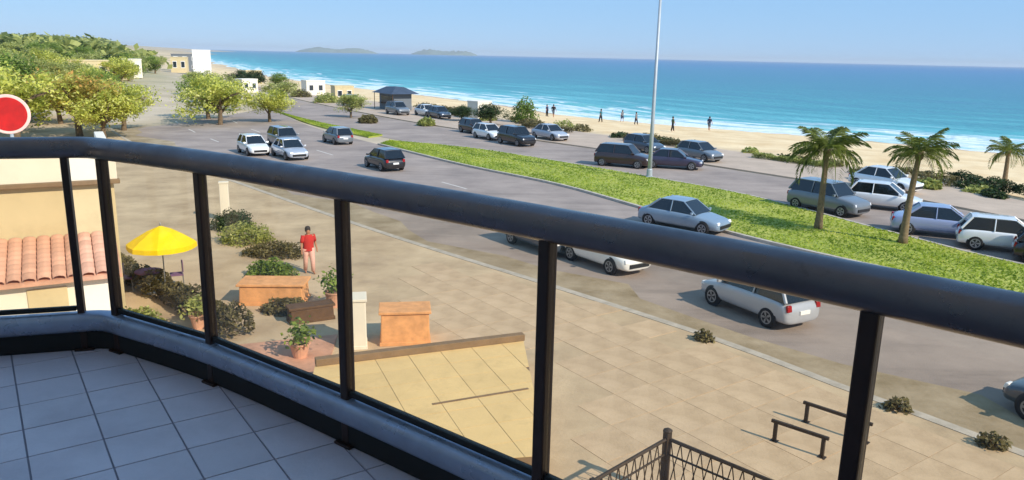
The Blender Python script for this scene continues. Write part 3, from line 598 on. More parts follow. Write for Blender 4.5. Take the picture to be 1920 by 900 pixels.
def hedge(x0, y0, x1, y1, wd, h, m, label, z=None, size=0.065, dens=950, name='hedge'):
    L = math.hypot(x1-x0, y1-y0); n = int(L*dens*(wd+h)/1.6); r = np.random.default_rng(int(abs(x0*31+y0*17)))
    u = r.uniform(-L/2, L/2, n); v = r.uniform(-1, 1, n); hh = r.uniform(0.02, 1, n); k = 1+0.18*np.sin(u*2.3+x0)+0.12*np.sin(u*5.1)
    v = np.sign(v)*np.abs(v)**0.5*wd/2*k; zz = hh**0.6*h*k*(1-0.25*(np.abs(v)/(wd/2))**3)
    o = empty(name, ((x0+x1)/2, (y0+y1)/2, gz((x0+x1)/2, (y0+y1)/2) if z is None else z), math.atan2(y1-y0, x1-x0), label, 'hedge')
    link('foliage', leaf_mesh('foliage', np.column_stack([u, v, zz]), r.uniform(.6, 1.3, n)*size, 0.45+r.normal(size=n)*0.18+0.12*np.sin(u*3), m), None, o)
    return o
hedge(30.6, 53.5, 33.3, 42.5, 0.9, 0.75, 'leaf_dark', 'long dark low hedge at the top of the beach, right edge', z=0.12)
hedge(27.2, 56.6, 29.9, 54.6, 0.8, 0.55, 'leaf_dry', 'short brownish hedge at the upper end of the long dark hedge', z=0.12)
hedge(11.0, 76.0, 17.0, 69.5, 0.9, 0.55, 'leaf_dry', 'dry brownish hedge bordering the sand behind the lamp post', z=0.12)
hedge(1.0, 88, 6, 82, 0.9, 0.6, 'leaf_dry', 'dry low hedge at the sand edge right of the dark bushy tree', z=0.12)
hedge(-13, 112, -8, 104, 1.2, 0.9, 'leaf_dry', 'brown low hedge right of the slate-roofed kiosk', z=0.12)
hedge(20.2, 64.5, 24.4, 58.8, 0.8, 0.45, 'leaf_olive', 'olive ground-hugging hedge on the sand edge left of the palms', z=0.12)
for i, (x, y, r_, h, m, lb) in enumerate([(1.2, 94.5, 1.6, 3.2, 'leaf_green', 'tall green shrub right of the dark bushy tree'), (-30, 124, 2.2, 1.7, 'leaf_olive', 'olive shrub at the sand edge left of the kiosk'), (-38, 138, 2.0, 1.5, 'leaf_dry', 'dry shrub at the sand edge far left of the kiosk'), (24.5, 53, 0.9, 0.7, 'leaf_olive', 'small olive shrub on the promenade left of the middle palm'), (27.3, 50, 0.8, 0.6, 'leaf_olive', 'small olive shrub on the promenade above the middle palm'), (14.5, 66, 0.9, 0.7, 'leaf_olive', 'small olive shrub by the far road behind the lamp post'), (-10, 88, 1.0, 0.9, 'leaf_olive', 'round olive shrub beyond the far road, left of the black cars'), (-17, 90, 1.1, 0.9, 'leaf_dry', 'dry round shrub below the brownish olive tree')]):
    shrub('shrub', x, y, r_, r_, h, m, lb, z=0.12 if y < 115 else None, size=0.14)

names_ = []
sr = random.Random(11)
PEa = np.array(pe); PNa = np.array(prom_n)
for i in range(26):
    yv = 44+((i+sr.uniform(.1, .9))/26)**1.25*80; k = int(np.argmin(abs(PEa[:, 1]-yv))); f = sr.choice((-.18, -.08, .02, .06, .12, .25))
    k2 = int(np.argmin(((PNa-PEa[k])**2).sum(1))); t_ = (PEa[min(k+1, 89)]-PEa[k])*sr.uniform(0, 1); names_.append(PEa[k]*(1-f)+PNa[k2]*f+t_)
names_.sort(key=lambda p: -p[0]/p[1])
ORD2 = ['first', 'second', 'third', 'fourth', 'fifth', 'sixth', 'seventh', 'eighth', 'ninth', 'tenth', 'eleventh', 'twelfth', 'thirteenth', 'fourteenth', 'fifteenth', 'sixteenth', 'seventeenth', 'eighteenth', 'nineteenth', 'twentieth', 'twenty-first', 'twenty-second', 'twenty-third', 'twenty-fourth', 'twenty-fifth', 'twenty-sixth']
for i, p_ in enumerate(names_):
    r_ = sr.uniform(.6, 1.3); shrub('scrub_bush', p_[0], p_[1], r_*1.5, r_, r_*sr.uniform(.5, .8), sr.choice(('leaf_dry', 'leaf_olive', 'leaf_dry', 'leaf_dark')), 'low beach scrub at the sand edge, %s bush counting from the right' % ORD2[i], n=420, size=.15, z=(.12 if 0.02 < float(sdist(np.array([p_]), PROM)[0]*-1) else None), rz=sr.uniform(0, 3), group='scrub along the sand edge')
# palms
def frond_mesh(L, seed, droop):
    r = np.random.default_rng(seed); V = []; F = []; var = []; n = 26
    pts = []
    for i in range(n+1):
        t = i/n; pts.append(Vector((L*(t-0.16*t*t*droop), 0, L*(0.42*t-0.62*droop*t*t))))
    for i in range(n):                                            # rib
        a, c = pts[i], pts[i+1]; w_ = 0.025*(1-i/n)+0.004; k = len(V); V += [a+Vector((0, w_, 0)), a-Vector((0, w_, 0)), c-Vector((0, w_, 0)), c+Vector((0, w_, 0))]; F.append((k, k+1, k+2, k+3)); var.append(0.7)
    for i in range(3, n+1):
        t = i/n; ll = L*0.36*math.sin(math.pi*(0.12+0.83*t))**0.7
        for sg in (-1, 1):
            p = pts[i]; d = Vector((0.55, sg*0.8, -0.35-0.25*r.random())).normalized(); e = p+d*ll*(0.85+0.3*r.random()); wv = Vector((0.022, 0, 0.008))*(L/1.8); mid = p.lerp(e, 0.5)+Vector((0, 0, 0.05*L))
            k = len(V); V += [p-wv*0.6, p+wv*0.6, mid+wv*1.2, e, mid-wv*1.2]; F.append((k, k+1, k+2, k+3, k+4)); var.append(0.45+0.2*r.normal())
    me = bpy.data.meshes.new('frond'); me.from_pydata([tuple(v) for v in V], [], F); me.update(); at = me.attributes.new('var', 'FLOAT', 'FACE'); at.data.foreach_set('value', np.clip(np.array(var), 0, 1).astype(np.float32)); me.materials.append(MATS['leaf_palm']); return me
FR = [frond_mesh(1.0, s, d) for s, d in ((1, 0.75), (2, 1.15), (3, 1.55))]
def palm(x, y, z, h, L, label, lean=(0.1, 0.05), nf=22, seed=0):
    r = random.Random(seed); o = empty('palm_tree', (x, y, z), r.uniform(0, 6), label, 'palm tree', 'palms along the grass strip and beach'); n = 16; b = MB(); pts = []; rad = []
    for i in range(n+1):
        t = i/n; pts.append((lean[0]*t*t*h, lean[1]*t*t*h, t*h-0.05*(i == 0))); rad.append((0.17-0.06*t+0.05*math.exp(-t*9))*(1.0+0.05*(i % 2)))
    b.tube(pts, rad, 10); b.build('trunk', 'palm_bark', o, smooth=True); top = Vector(pts[-1])
    b = MB(); b.lathe([(0.05, -0.3), (0.16, -0.18), (0.2, 0.02), (0.12, 0.2), (0.02, 0.34)], tuple(top), 10); b.build('crown_base', 'palm_bark', o, smooth=True)
    for k in range(nf):
        q = k*2.39996; el = 1-k/nf; me = FR[0 if el > 0.66 else (1 if el > 0.25 else 2)]; f = link('frond', me, None, o, tuple(top+Vector((0, 0, 0.05))))
        f.rotation_euler = (r.uniform(-.25, .25), R(18-62*el+r.uniform(-10, 10)), q+r.uniform(-.2, .2)); s = L*r.uniform(0.85, 1.12); f.scale = (s, s, s)
    return o
palm(14.9, 36.6, 0.13, 3.7, 2.0, 'palm on the grass strip nearest the blue-grey car', (0.06, 0.02), 26, 1)
palm(17.7, 33.9, 0.13, 4.0, 1.55, 'palm on the grass strip between the silver-blue car and the other strip palm', (0.04, 0.02), 24, 2)
palm(33.6, 52.2, 0.0, 2.3, 1.5, 'short palm on the sand at the right edge behind the long dark hedge', (0.03, 0.02), 20, 3)

# ------------------------------------------------------------------ vehicles
WM = {}
def wheel_meshes():
    b = MB(); b.lathe([(0.21, -0.09), (0.30, -0.1), (0.32, -0.06), (0.32, 0.06), (0.30, 0.1), (0.21, 0.09)], n=18, axis='y'); WM['t'] = b.mesh('tyre', True); WM['t'].materials.append(MATS['tyre'])
    b = MB()
    for sy in (-.094, .094):
        V = []; F = []
        for r_ in (.17, .21):
            for k in range(20): V.append((r_*math.cos(k*math.pi/10), sy*1.03, r_*math.sin(k*math.pi/10)))
        F = [(k, (k+1) % 20, 20+(k+1) % 20, 20+k) for k in range(20)]; b.add(V, F)
        for k in range(5): q = k*1.2566; b.add([(math.cos(q+d)*r_, sy*1.02, math.sin(q+d)*r_) for r_, d in ((.0, 0), (.1, -.35), (.19, -.17), (.19, .17), (.1, .35))], [(0, 1, 2, 3, 4)])
    WM['r'] = b.mesh('rim', True); WM['r'].materials.append(MATS['rim'])
wheel_meshes()
KINDS = {   # stations along the length: x, top of lower body, half width ; cabin: base x front, roof x front, roof x rear, base x rear, roof height
 'hatch': dict(L=3.9, W=1.68, st=[(1.95, .56, .60), (1.82, .72, .76), (1.1, .86, .83), (.75, .93, .84), (-1.3, .95, .84), (-1.8, .92, .80), (-1.95, .62, .70)], cab=(.95, .25, -1.45, -1.82, 1.47)),
 'sedan': dict(L=4.4, W=1.74, st=[(2.2, .56, .62), (2.05, .70, .78), (1.2, .84, .86), (.85, .92, .87), (-1.25, .94, .87), (-1.5, .95, .86), (-2.08, .90, .80), (-2.2, .60, .72)], cab=(1.0, .3, -1.0, -1.62, 1.44)),
 'suv': dict(L=4.3, W=1.8, st=[(2.15, .66, .66), (2.03, .88, .82), (1.25, 1.0, .89), (.95, 1.07, .9), (-1.5, 1.09, .9), (-2.0, 1.06, .86), (-2.15, .7, .76)], cab=(1.05, .5, -1.65, -2.0, 1.68)),
 'van': dict(L=4.6, W=1.85, st=[(2.3, .7, .7), (2.2, .95, .86), (1.75, 1.08, .92), (1.5, 1.12, .92), (-1.9, 1.12, .92), (-2.2, 1.1, .9), (-2.3, .7, .84)], cab=(1.6, .9, -2.05, -2.24, 1.95))}
def car(kind, x, y, ang, paint, label, group=None, z=0.022):
    K = KINDS[kind]; o = empty('parked_car' if group == 'cars parked beside the roads' else 'car', (x, y, z), ang, label, 'car', group); zb = 0.22
    V = []; F = []; n = 0
    for (sx, zt, hw) in K['st']:
        half = [(0, zb), (hw*.86, zb), (hw*.99, zb+.12), (hw*1.02, (zb+zt)/2+0.02), (hw*.97, zt-.07), (hw*.88, zt), (0, zt+.025)]
        ring = [(-a, c) for a, c in half[1:-1]][::-1]; ring = half+ring; n = len(ring); V += [(sx, a, c) for a, c in ring]
    for i in range(len(K['st'])-1):
        for j in range(n): F.append((i*n+j, i*n+(j+1) % n, (i+1)*n+(j+1) % n, (i+1)*n+j))
    F += [tuple(range(n)), tuple(range((len(K['st'])-1)*n, len(K['st'])*n))[::-1]]
    b = MB(); b.add(V, F); b.build('body', paint, o, smooth=True, sub=2)
    xb0, xr0, xr1, xb1, zr = K['cab']; hw = K['W']/2*.93; hr = hw*.78; zbelt = K['st'][3][1]-.02
    # roof and pillars
    m_ = MB(); rp = [(xr0, hr*.93, zr-.03), (xr0-.25, hr, zr), (xr1+.2, hr, zr), (xr1, hr*.93, zr-.035)]; Vt = []
    for px, pw, pz in rp: Vt += [(px, -pw, pz), (px, 0, pz+.03), (px, pw, pz), (px, pw*.96, pz-.05), (px, -pw*.96, pz-.05)]
    Ft = []
    for i in range(3):
        for j in range(5): Ft.append((i*5+j, i*5+(j+1) % 5, (i+1)*5+(j+1) % 5, (i+1)*5+j))
    Ft += [(0, 1, 2, 3, 4), (19, 18, 17, 16, 15)]; m_.add(Vt, Ft)
    for sg in (-1, 1):
        m_.tube([(xb0, sg*hw*.95, zbelt), (xr0-.02, sg*hr*.95, zr-.03)], .035, 6); m_.tube([(xb1, sg*hw*.93, zbelt), (xr1+.02, sg*hr*.94, zr-.035)], .06, 6)
        xm = (xr0+xr1)/2+.05; m_.tube([(xm, sg*(hw+.005), zbelt), (xm, sg*(hr+.002), zr-.03)], .03, 6)
    m_.build('roof', paint, o, smooth=False, bevel=0.015)
    b = MB(); b.add([(xb0, -hw*.93, zbelt), (xb0, hw*.93, zbelt), (xr0+.01, hr*.92, zr-.035), (xr0+.01, -hr*.92, zr-.035)], [(0, 1, 2, 3)]); b.build('windscreen', 'car_glass', o)
    b = MB(); b.add([(xb1, -hw*.9, zbelt), (xb1, hw*.9, zbelt), (xr1-.01, hr*.9, zr-.04), (xr1-.01, -hr*.9, zr-.04)], [(0, 1, 2, 3)]); b.build('rear_window', 'car_glass', o)
    for sg in (-1, 1):
        b = MB(); b.add([(xb0, sg*hw*.955, zbelt), (xb1, sg*hw*.955, zbelt), (xr1, sg*hr*.965, zr-.035), (xr0, sg*hr*.965, zr-.035)], [(0, 1, 2, 3)]); b.build('side_window', 'car_glass' if not (kind == 'van') else 'car_glass', o)
        b = MB(); b.box((xb0-.12, sg*(hw+.1), zbelt+.06), (.1, .18, .12)); b.build('wing_mirror', paint, o, bevel=0.02)
        fx = K['st'][0][0]; rx = K['st'][-1][0]; wf = K['st'][1][2]; wr = K['st'][-2][2]
        b = MB(); b.box((fx-.125, sg*wf*.72, K['st'][0][1]+.04), (.16, .26, .13), 0, .5, .9); b.build('headlight', 'lamp_glass', o, bevel=0.02)
        b = MB(); b.box((rx+.105, sg*wr*.78, K['st'][-1][1]+.13), (.14, .2, .2), 0, .6, .9); b.build('tail_light', 'tail_red', o, bevel=0.02)
        for ax in (fx-.78, rx+.74):
            w_ = link('wheel', bpy.data.meshes.get('arch') or MB().lathe([(.35, -.012), (.36, 0), (.35, .012)], n=20, axis='y').mesh('arch', True), 'trim', o, (ax, sg*(K['W']/2-.035), .33))
            link('tyre', WM['t'], None, w_, (0, -sg*.06, -.01)); link('rim', WM['r'], None, w_, (0, -sg*.055, -.01))
    b = MB(); b.box((fx-.03, 0, .42), (.1, wf*1.3, .16)); b.build('grille', 'trim', o, bevel=0.02)
    b = MB(); b.box((rx+.02, 0, .58), (.06, .42, .12)); b.build('number_plate', 'white_paint', o)
    return o
A = math.atan2(-0.82, 0.57); PK = 'cars parked beside the roads'
car('hatch', -9.2, 54.2, A+math.pi, 'paint_black', 'black hatchback driving alone on the near road')
car('sedan', -17.2, 58.8, A, 'paint_silver', 'silver saloon at the front of the group of cars above the handrail', 'cars grouped on the near road')
car('hatch', -20.6, 60.6, A, 'paint_white', 'white hatchback at the left of the group of cars above the handrail', 'cars grouped on the near road')
car('suv', -19.6, 65.5, A, 'paint_grey', 'grey car at the back of the group above the handrail', 'cars grouped on the near road')
car('hatch', -15.9, 69.2, A+math.pi, 'paint_grey', 'small grey car behind the black hatchback, by the end of the grass strip')
car('sedan', 8.3, 36.5, A+0.25, 'paint_blue', 'pale blue-grey saloon on the near road, right above the handrail')
car('hatch', 3.7, 29.4, A, 'paint_white', 'white hatchback below the handrail beside the pavement', PK)
car('hatch', 1.3, 32.0, A, 'paint_slate', 'dark slate hatchback behind the white one, mostly hidden by the handrail', PK)
car('hatch', 8.0, 23.9, A+math.pi-0.1, 'paint_silver', 'silver hatchback parked below the handrail, nose pointing left', PK)
car('sedan', 13.5, 15.6, A+math.pi-0.05, 'paint_slate', 'dark slate saloon cut off by the right edge below the handrail', PK)
car('suv', 0.2, 71, A, 'paint_black', 'black car on the far road in front of the dark bushy tree')
car('hatch', -4.3, 81, A, 'paint_maroon', 'dark car furthest up the far road', None)
car('hatch', -2.5, 75.5, A, 'paint_white', 'white car on the far road between two black cars')
car('suv', 8.3, 58, A+0.5, 'paint_maroon', 'dark maroon car just left of the lamp post')
car('sedan', 12.0, 57.6, A+0.65, 'paint_purple', 'dark purple car just right of the lamp post')
car('hatch', -9.5, 98, A, 'paint_slate', 'dark slate car parked on the promenade right of the kiosk', PK, 0.122)
car('sedan', -11.5, 101.5, A, 'paint_white', 'white saloon parked right of the grey car before the kiosk', PK, 0.122)
car('suv', -24.5, 117, A, 'paint_black', 'black car parked left of the kiosk', PK, 0.122)
car('hatch', 15.0, 62.0, A, 'paint_grey', 'grey car parked on the promenade behind the dark purple car', PK, 0.122)
car('sedan', 3.5, 75.5, A, 'paint_silver', 'silver saloon parked on the promenade right of the black car', PK, 0.122)
car('hatch', 11.3, 66.8, A, 'paint_slate', 'slate hatchback parked on the promenade left of the grey one', PK, 0.122)
car('sedan', 23.9, 49.0, A, 'paint_white', 'white saloon parked on the promenade behind the two palms', PK, 0.122)
car('suv', -15.5, 108.6-6, A, 'paint_grey', 'grey car parked in front of the kiosk', PK, 0.122)
car('suv', 17.3, 41.6, A, 'paint_grey', 'grey car parked behind the palm nearest the blue-grey saloon', PK)
car('hatch', 21.0, 42.9, A+0.4, 'paint_white', 'white hatchback parked between the two palms of the grass strip', PK)
car('sedan', 20.6, 36.2, A+0.55, 'paint_ice', 'silver-blue saloon parked right of the second palm', PK)
car('hatch', 22.0, 33.4, A+0.5, 'paint_white', 'white hatchback parked at the right between silver-blue and dark cars', PK)
car('hatch', 23.0, 30.9, A+0.4, 'paint_black', 'black car cut off by the right edge above the handrail', PK)

# ------------------------------------------------------------------ street furniture
def lamp_post():
    o = empty('lamp_post', (9.3, 52.2, 0.13), 0.4, 'tall slim pale lamp post on the grass strip, rising out of the picture', 'lamp post')
    b = MB(); b.tube([(0, 0, 0), (0, 0, 4), (0, 0, 13.5)], [.15, .125, .075], 12); b.build('pole', 'pole_paint', o, smooth=True)
    b = MB(); b.lathe([(.26, 0), (.26, .04), (.2, .06), (.19, .5), (.15, .56)], n=12); b.build('base', 'pole_paint', o)
    b = MB(); b.tube([(0, 0, 13.4), (.5, 0, 14.0), (1.8, 0, 14.2)], [.06, .05, .04], 8); b.build('arm', 'pole_paint', o, smooth=True)
    b = MB(); b.box((2.1, 0, 14.2), (.7, .28, .14), 0, .85, .8); b.build('lantern', 'steel', o, bevel=.02)
lamp_post()
def red_sign():
    o = empty('round_sign', (-15.0, 22.9, 4.5), 0.0, 'red round sign with white rim above the cream house roof', 'sign')
    b = MB(); b.tube([(0, .06, 0), (0, .06, 1.5)], .05, 10); b.build('pole', 'pole_paint', o)
    rot = (0, 0, R(28))
    b = MB(); b.lathe([(.56, -.02), (.58, -.01), (.58, .02), (.56, .03)], n=40, axis='y'); b.build('rim', 'sign_rim', o, loc=(0, 0, 1.5), rot=rot)
    b = MB(); b.lathe([(.49, -.032), (.495, -.03), (.495, -.0)], n=40, axis='y'); b.build('disc', 'red_paint', o, loc=(0, 0, 1.5), rot=rot)
red_sign()
def low_rail(x, y, ang, L, label):
    o = empty('barrier_rail', (x, y, 0.14), ang, label, 'barrier'); b = MB(); b.box((0, 0, .45), (L, .07, .07)); b.build('bar', 'dark_metal', o, bevel=.01)
    for s in (-1, 1): b = MB(); b.box((s*(L/2-.1), 0, .21), (.07, .07, .42)); b.build('leg', 'dark_metal', o); b = MB(); b.box((s*(L/2-.1), 0, .006), (.16, .16, .012)); b.build('foot', 'dark_metal', o)
low_rail(6.05, 14.6, A+0.25, 1.2, 'low dark metal barrier rail on the pavement, the nearer one')
low_rail(7.15, 15.4, A+0.2, 1.5, 'low dark metal barrier rail on the pavement, the one nearer the slim post')
def fence():
    o = empty('mesh_fence', (2.9, 12.75, 0.14), 0, 'brown metal lattice fence with corner post at the bottom of the picture', 'fence')
    def run(p, q, nb):
        P, Q = Vector(p), Vector(q); L = (Q-P).length
        for z, t in ((1.15, .035), (0.85, .02), (.12, .03)): b = MB(); b.tube([(P.x, P.y, z), (Q.x, Q.y, z)], t, 6); b.build('rail', 'dark_metal', o)
        for i in range(nb):
            c = P.lerp(Q, i/nb); d = P.lerp(Q, min(1, (i+1.0)/nb)); b = MB(); b.tube([(c.x, c.y, .12), (d.x, d.y, 1.15)], .011, 5); b.tube([(d.x, d.y, .12), (c.x, c.y, 1.15)], .011, 5); b.build('lattice_bar', 'dark_metal', o)
        b = MB(); b.box((Q.x, Q.y, .6), (.09, .09, 1.2), .6); b.build('post', 'dark_metal', o, bevel=.01)
    b = MB(); b.box((0, 0, .64), (.12, .12, 1.28), .6); b.lathe([(.09, 1.281), (.09, 1.32), (.02, 1.36)], n=8); b.build('corner_post', 'dark_metal', o, bevel=.01)
    run((-.05, -.05), (-1.5, -1.5), 9); run((.06, -.05), (2.4, -2.3), 16)
fence()
# raised terrace with brown coping, and its step
def terrace():
    o = empty('raised_terrace', (-2.2, 17.0, 0.14), 0, 'raised sand-yellow terrace with brown edge, between two railing posts', 'terrace'); of = Vector((-2.2, 17.0))
    pl = [Vector(p)-of for p in ((-4.6, 17.0), (0.35, 19.0), (0.75, 13.0), (-3.9, 12.2))]
    b = MB(); b.prism([tuple(p) for p in pl], 0, .615); b.build('platform', 'coping', o)
    e1 = (pl[1]-pl[0]).normalized(); e2 = Vector((-e1.y, e1.x)); tc = [tuple(p) for p in pl]
    for i in range(-10, 11):
        for j in range(-10, 11):
            c = e1*(i*.82)+e2*(j*.82); g = .006; q = [c+e1*g+e2*g, c+e1*(.82-g)+e2*g, c+e1*(.82-g)+e2*(.82-g), c+e1*g+e2*(.82-g)]
            k = clip_poly([tuple(v) for v in q], tc)
            if len(k) > 2 and abs(sum(k[a_][0]*k[(a_+1) % len(k)][1]-k[(a_+1) % len(k)][0]*k[a_][1] for a_ in range(len(k)))) > .02:
                b = MB(); b.prism(k, .6, .622+random.uniform(-.002, .002)); b.build('slab', 'terrace', o)
    b = MB(); p, q = pl[0], pl[1]; d = (q-p).normalized(); n = Vector((-d.y, d.x)); b.prism([tuple(p+n*.1), tuple(q+n*.1), tuple(q-n*.12), tuple(p-n*.12)], .624, .8); b.build('parapet', 'coping', o, bevel=.015)
    b = MB(); p, q = Vector((-1.6, 15.0))-of, Vector((0.45, 15.9))-of; d = (q-p).normalized(); n = Vector((-d.y, d.x)); b.prism([tuple(p), tuple(q), tuple(q+n*.07), tuple(p+n*.07)], .6, .636); b.build('drain_channel', 'coping', o)
terrace()
def planter(name, x, y, dims, ang, m, label, cat, cap=None, z=0.14):
    o = empty(name, (x, y, z), ang, label, cat); b = MB(); b.box((0, 0, dims[2]/2), dims, 0, .97, .97); b.build('block', m, o, bevel=.03)
    b = MB(); b.box((0, 0, dims[2]+.04), (dims[0]*1.06, dims[1]*1.06, .076)); b.build('cap', cap or m, o, bevel=.015)
    b = MB(); b.box((0, 0, .05), (dims[0]*1.04, dims[1]*1.04, .1)); b.build('plinth', m, o, bevel=.01); return o
planter('masonry_block', -4.25, 19.9, (.62, .7, 1.35), 0.2, 'cream_white', 'cream rendered block beside the orange box, by the slim post', 'pillar')
planter('planter_box', -2.95, 20.4, (1.35, .9, .9), 0.15, 'orange_paint', 'orange painted box between cream block and terrace edge', 'box')
planter('planter_box', -7.6, 23.6, (2.0, 1.0, .62), 0.05, 'orange_paint', 'long orange planter with brown end below the person in red', 'planter')
planter('garden_bench', -6.0, 21.9, (1.3, .5, .42), 0.5, 'brown_wood', 'brown wooden bench between long orange planter and terracotta floor', 'bench')
planter('white_pillar', -13.6, 35.6, (.42, .42, 1.75), 0.3, 'cream_white', 'white square pillar behind the yellow parasol', 'pillar')
b = MB(); b.prism([(-8.6, 19.2), (-4.9, 20.6), (-4.6, 17.9), (-7.6, 16.4)], 0.135, 0.19); tag(b.build('terracotta_patio', 'terracotta'), 'terracotta patio floor left of the cream block', kind='structure')
hedge(-14.2, 26.3, -7.4, 20.2, 0.7, 0.75, 'leaf_dry', 'brownish clipped hedge running diagonally below the yellow parasol', z=0.14)
shrub('shrub', -11.2, 31.4, 1.2, 1.0, 0.9, 'leaf_olive', 'pale olive shrub right of the yellow parasol', z=0.14, seed=4)
shrub('shrub', -8.6, 26.4, 0.9, 0.7, 0.65, 'leaf_green', 'small green shrub beside the long orange planter', z=0.14, seed=5)
shrub('shrub', -12.6, 33.8, 1.0, 0.9, 0.9, 'leaf_dark', 'dark green shrub at the foot of the white pillar', z=0.14, seed=6)
for i, (x, y, lb) in enumerate([(5.6, 20.9, 'dry tuft on the kerb near the silver hatchback with its nose pointing left'), (9.1, 16.6, 'dry tuft on the kerb beside the rightmost slim post'), (10.3, 14.9, 'dry tuft on the kerb near the right edge')]):
    shrub('grass_tuft', x, y, .35, .3, .3, 'leaf_dry', lb, n=260, size=.07, z=0.14, cat='grass tuft', seed=i)
def pot(x, y, r_, h, leafm, label):
    o = empty('plant_pot', (x, y, .14), 0, label, 'plant pot'); b = MB(); b.lathe([(r_*.65, 0), (r_, h*.9), (r_*1.12, h*.92), (r_*1.12, h), (r_*.9, h), (r_*.85, h*.9)], n=16); b.build('pot', 'terracotta', o, smooth=False)
    r2 = np.random.default_rng(int(abs(x*100))); n = 260; C = r2.normal(size=(n, 3))*np.array([r_*.75, r_*.75, r_*.6])+np.array([0, 0, h+r_*1.0]); link('foliage', leaf_mesh('foliage', C, r2.uniform(.05, .1, n), .5+r2.normal(size=n)*.2, leafm), None, o)
pot(-5.6, 23.2, .28, .5, 'leaf_green', 'terracotta pot with green plant right of the long orange planter'); pot(-9.0, 21.0, .25, .42, 'leaf_olive', 'terracotta pot with olive plant at the lower end of the hedge'); pot(-5.5, 18.9, .26, .45, 'leaf_green', 'terracotta pot with green plant on the terracotta patio')
shrub('shrub', -9.3, 29.3, 1.4, .8, .6, 'leaf_dry', 'low brown shrub between the yellow parasol and the person in red', z=0.14, seed=8)
shrub('shrub', -10.6, 20.7, .8, .7, .7, 'leaf_olive', 'olive shrub against the lower left end of the clipped hedge', z=0.14, seed=9)
shrub('shrub', -6.9, 22.6, .8, .5, .45, 'leaf_dry', 'brown low plant in front of the long orange planter', z=0.14, seed=10)
def parasol(x, y, label):
    o = empty('parasol', (x, y, 0.14), .3, label, 'parasol'); o.scale = (.8, .8, .92); b = MB(); b.lathe([(.3, 0), (.3, .06), (.06, .1), (.05, .3)], n=14); b.build('base', 'steel', o)
    b = MB(); b.tube([(0, 0, .1), (0, 0, 2.62)], .024, 8); b.build('pole', 'steel', o)
    V = [(0, 0, 2.6)]; F = []; n = 8
    for ring, (r_, z) in enumerate(((.5, 2.42), (1.0, 2.16), (1.3, 1.98), (1.31, 1.82))):
        for k in range(16): q = 2*math.pi*k/16; rr = r_*(1 if k % 2 == 0 else .955); V.append((rr*math.cos(q), rr*math.sin(q), z-(0 if k % 2 == 0 else .012)))
    F += [(0, 1+k, 1+(k+1) % 16) for k in range(16)]
    for r_ in range(3): F += [(1+r_*16+k, 1+(r_+1)*16+k, 1+(r_+1)*16+(k+1) % 16, 1+r_*16+(k+1) % 16) for k in range(16)]
    b = MB(); b.add(V, F); c = b.build('canopy', 'yellow_cloth', o); s = c.modifiers.new('s', 'SOLIDIFY'); s.thickness = .008
    for k in range(8): q = 2*math.pi*k/8; b = MB(); b.tube([(0, 0, 2.0), (math.cos(q)*.9, math.sin(q)*.9, 2.18)], .009, 5); b.build('rib', 'steel', o)
    b = MB(); b.lathe([(.035, 2.6), (.03, 2.66), (.01, 2.72)], n=8); b.build('finial', 'steel', o)
parasol(-11.15, 23.7, 'bright yellow parasol on the pavement below the handrail')
def cafe_table(x, y, label):
    o = empty('cafe_table', (x, y, .14), 0, label, 'table'); b = MB(); b.lathe([(.42, .71), (.43, .72), (.43, .74), (.42, .75)], n=20); b.build('table_top', 'cloth_purple', o)
    b = MB(); b.tube([(0, 0, .02), (0, 0, .71)], .03, 8); b.build('leg', 'steel', o); b = MB(); b.lathe([(.26, 0), (.26, .02), (.05, .05)], n=14); b.build('base', 'steel', o)
cafe_table(-11.9, 24.2, 'round purple-topped table under the yellow parasol')
def cafe_chair(x, y, a, label):
    o = empty('cafe_chair', (x, y, .14), a, label, 'chair', 'chairs under the yellow parasol'); b = MB(); b.box((0, 0, .45), (.42, .42, .04)); b.build('seat', 'cloth_purple', o, bevel=.01)
    b = MB(); b.box((-.2, 0, .72), (.03, .4, .34)); b.build('backrest', 'cloth_purple', o, bevel=.01)
    for sx in (-1, 1):
        for sy in (-1, 1): b = MB(); b.tube([(sx*.2, sy*.19, 0), (sx*.18, sy*.18, .43 if sx > 0 else .88)], .014, 6); b.build('leg', 'steel', o)
cafe_chair(-12.7, 24.4, .1, 'purple chair left of the round table under the parasol'); cafe_chair(-11.3, 24.9, 3.6, 'purple chair right of the round table under the parasol')

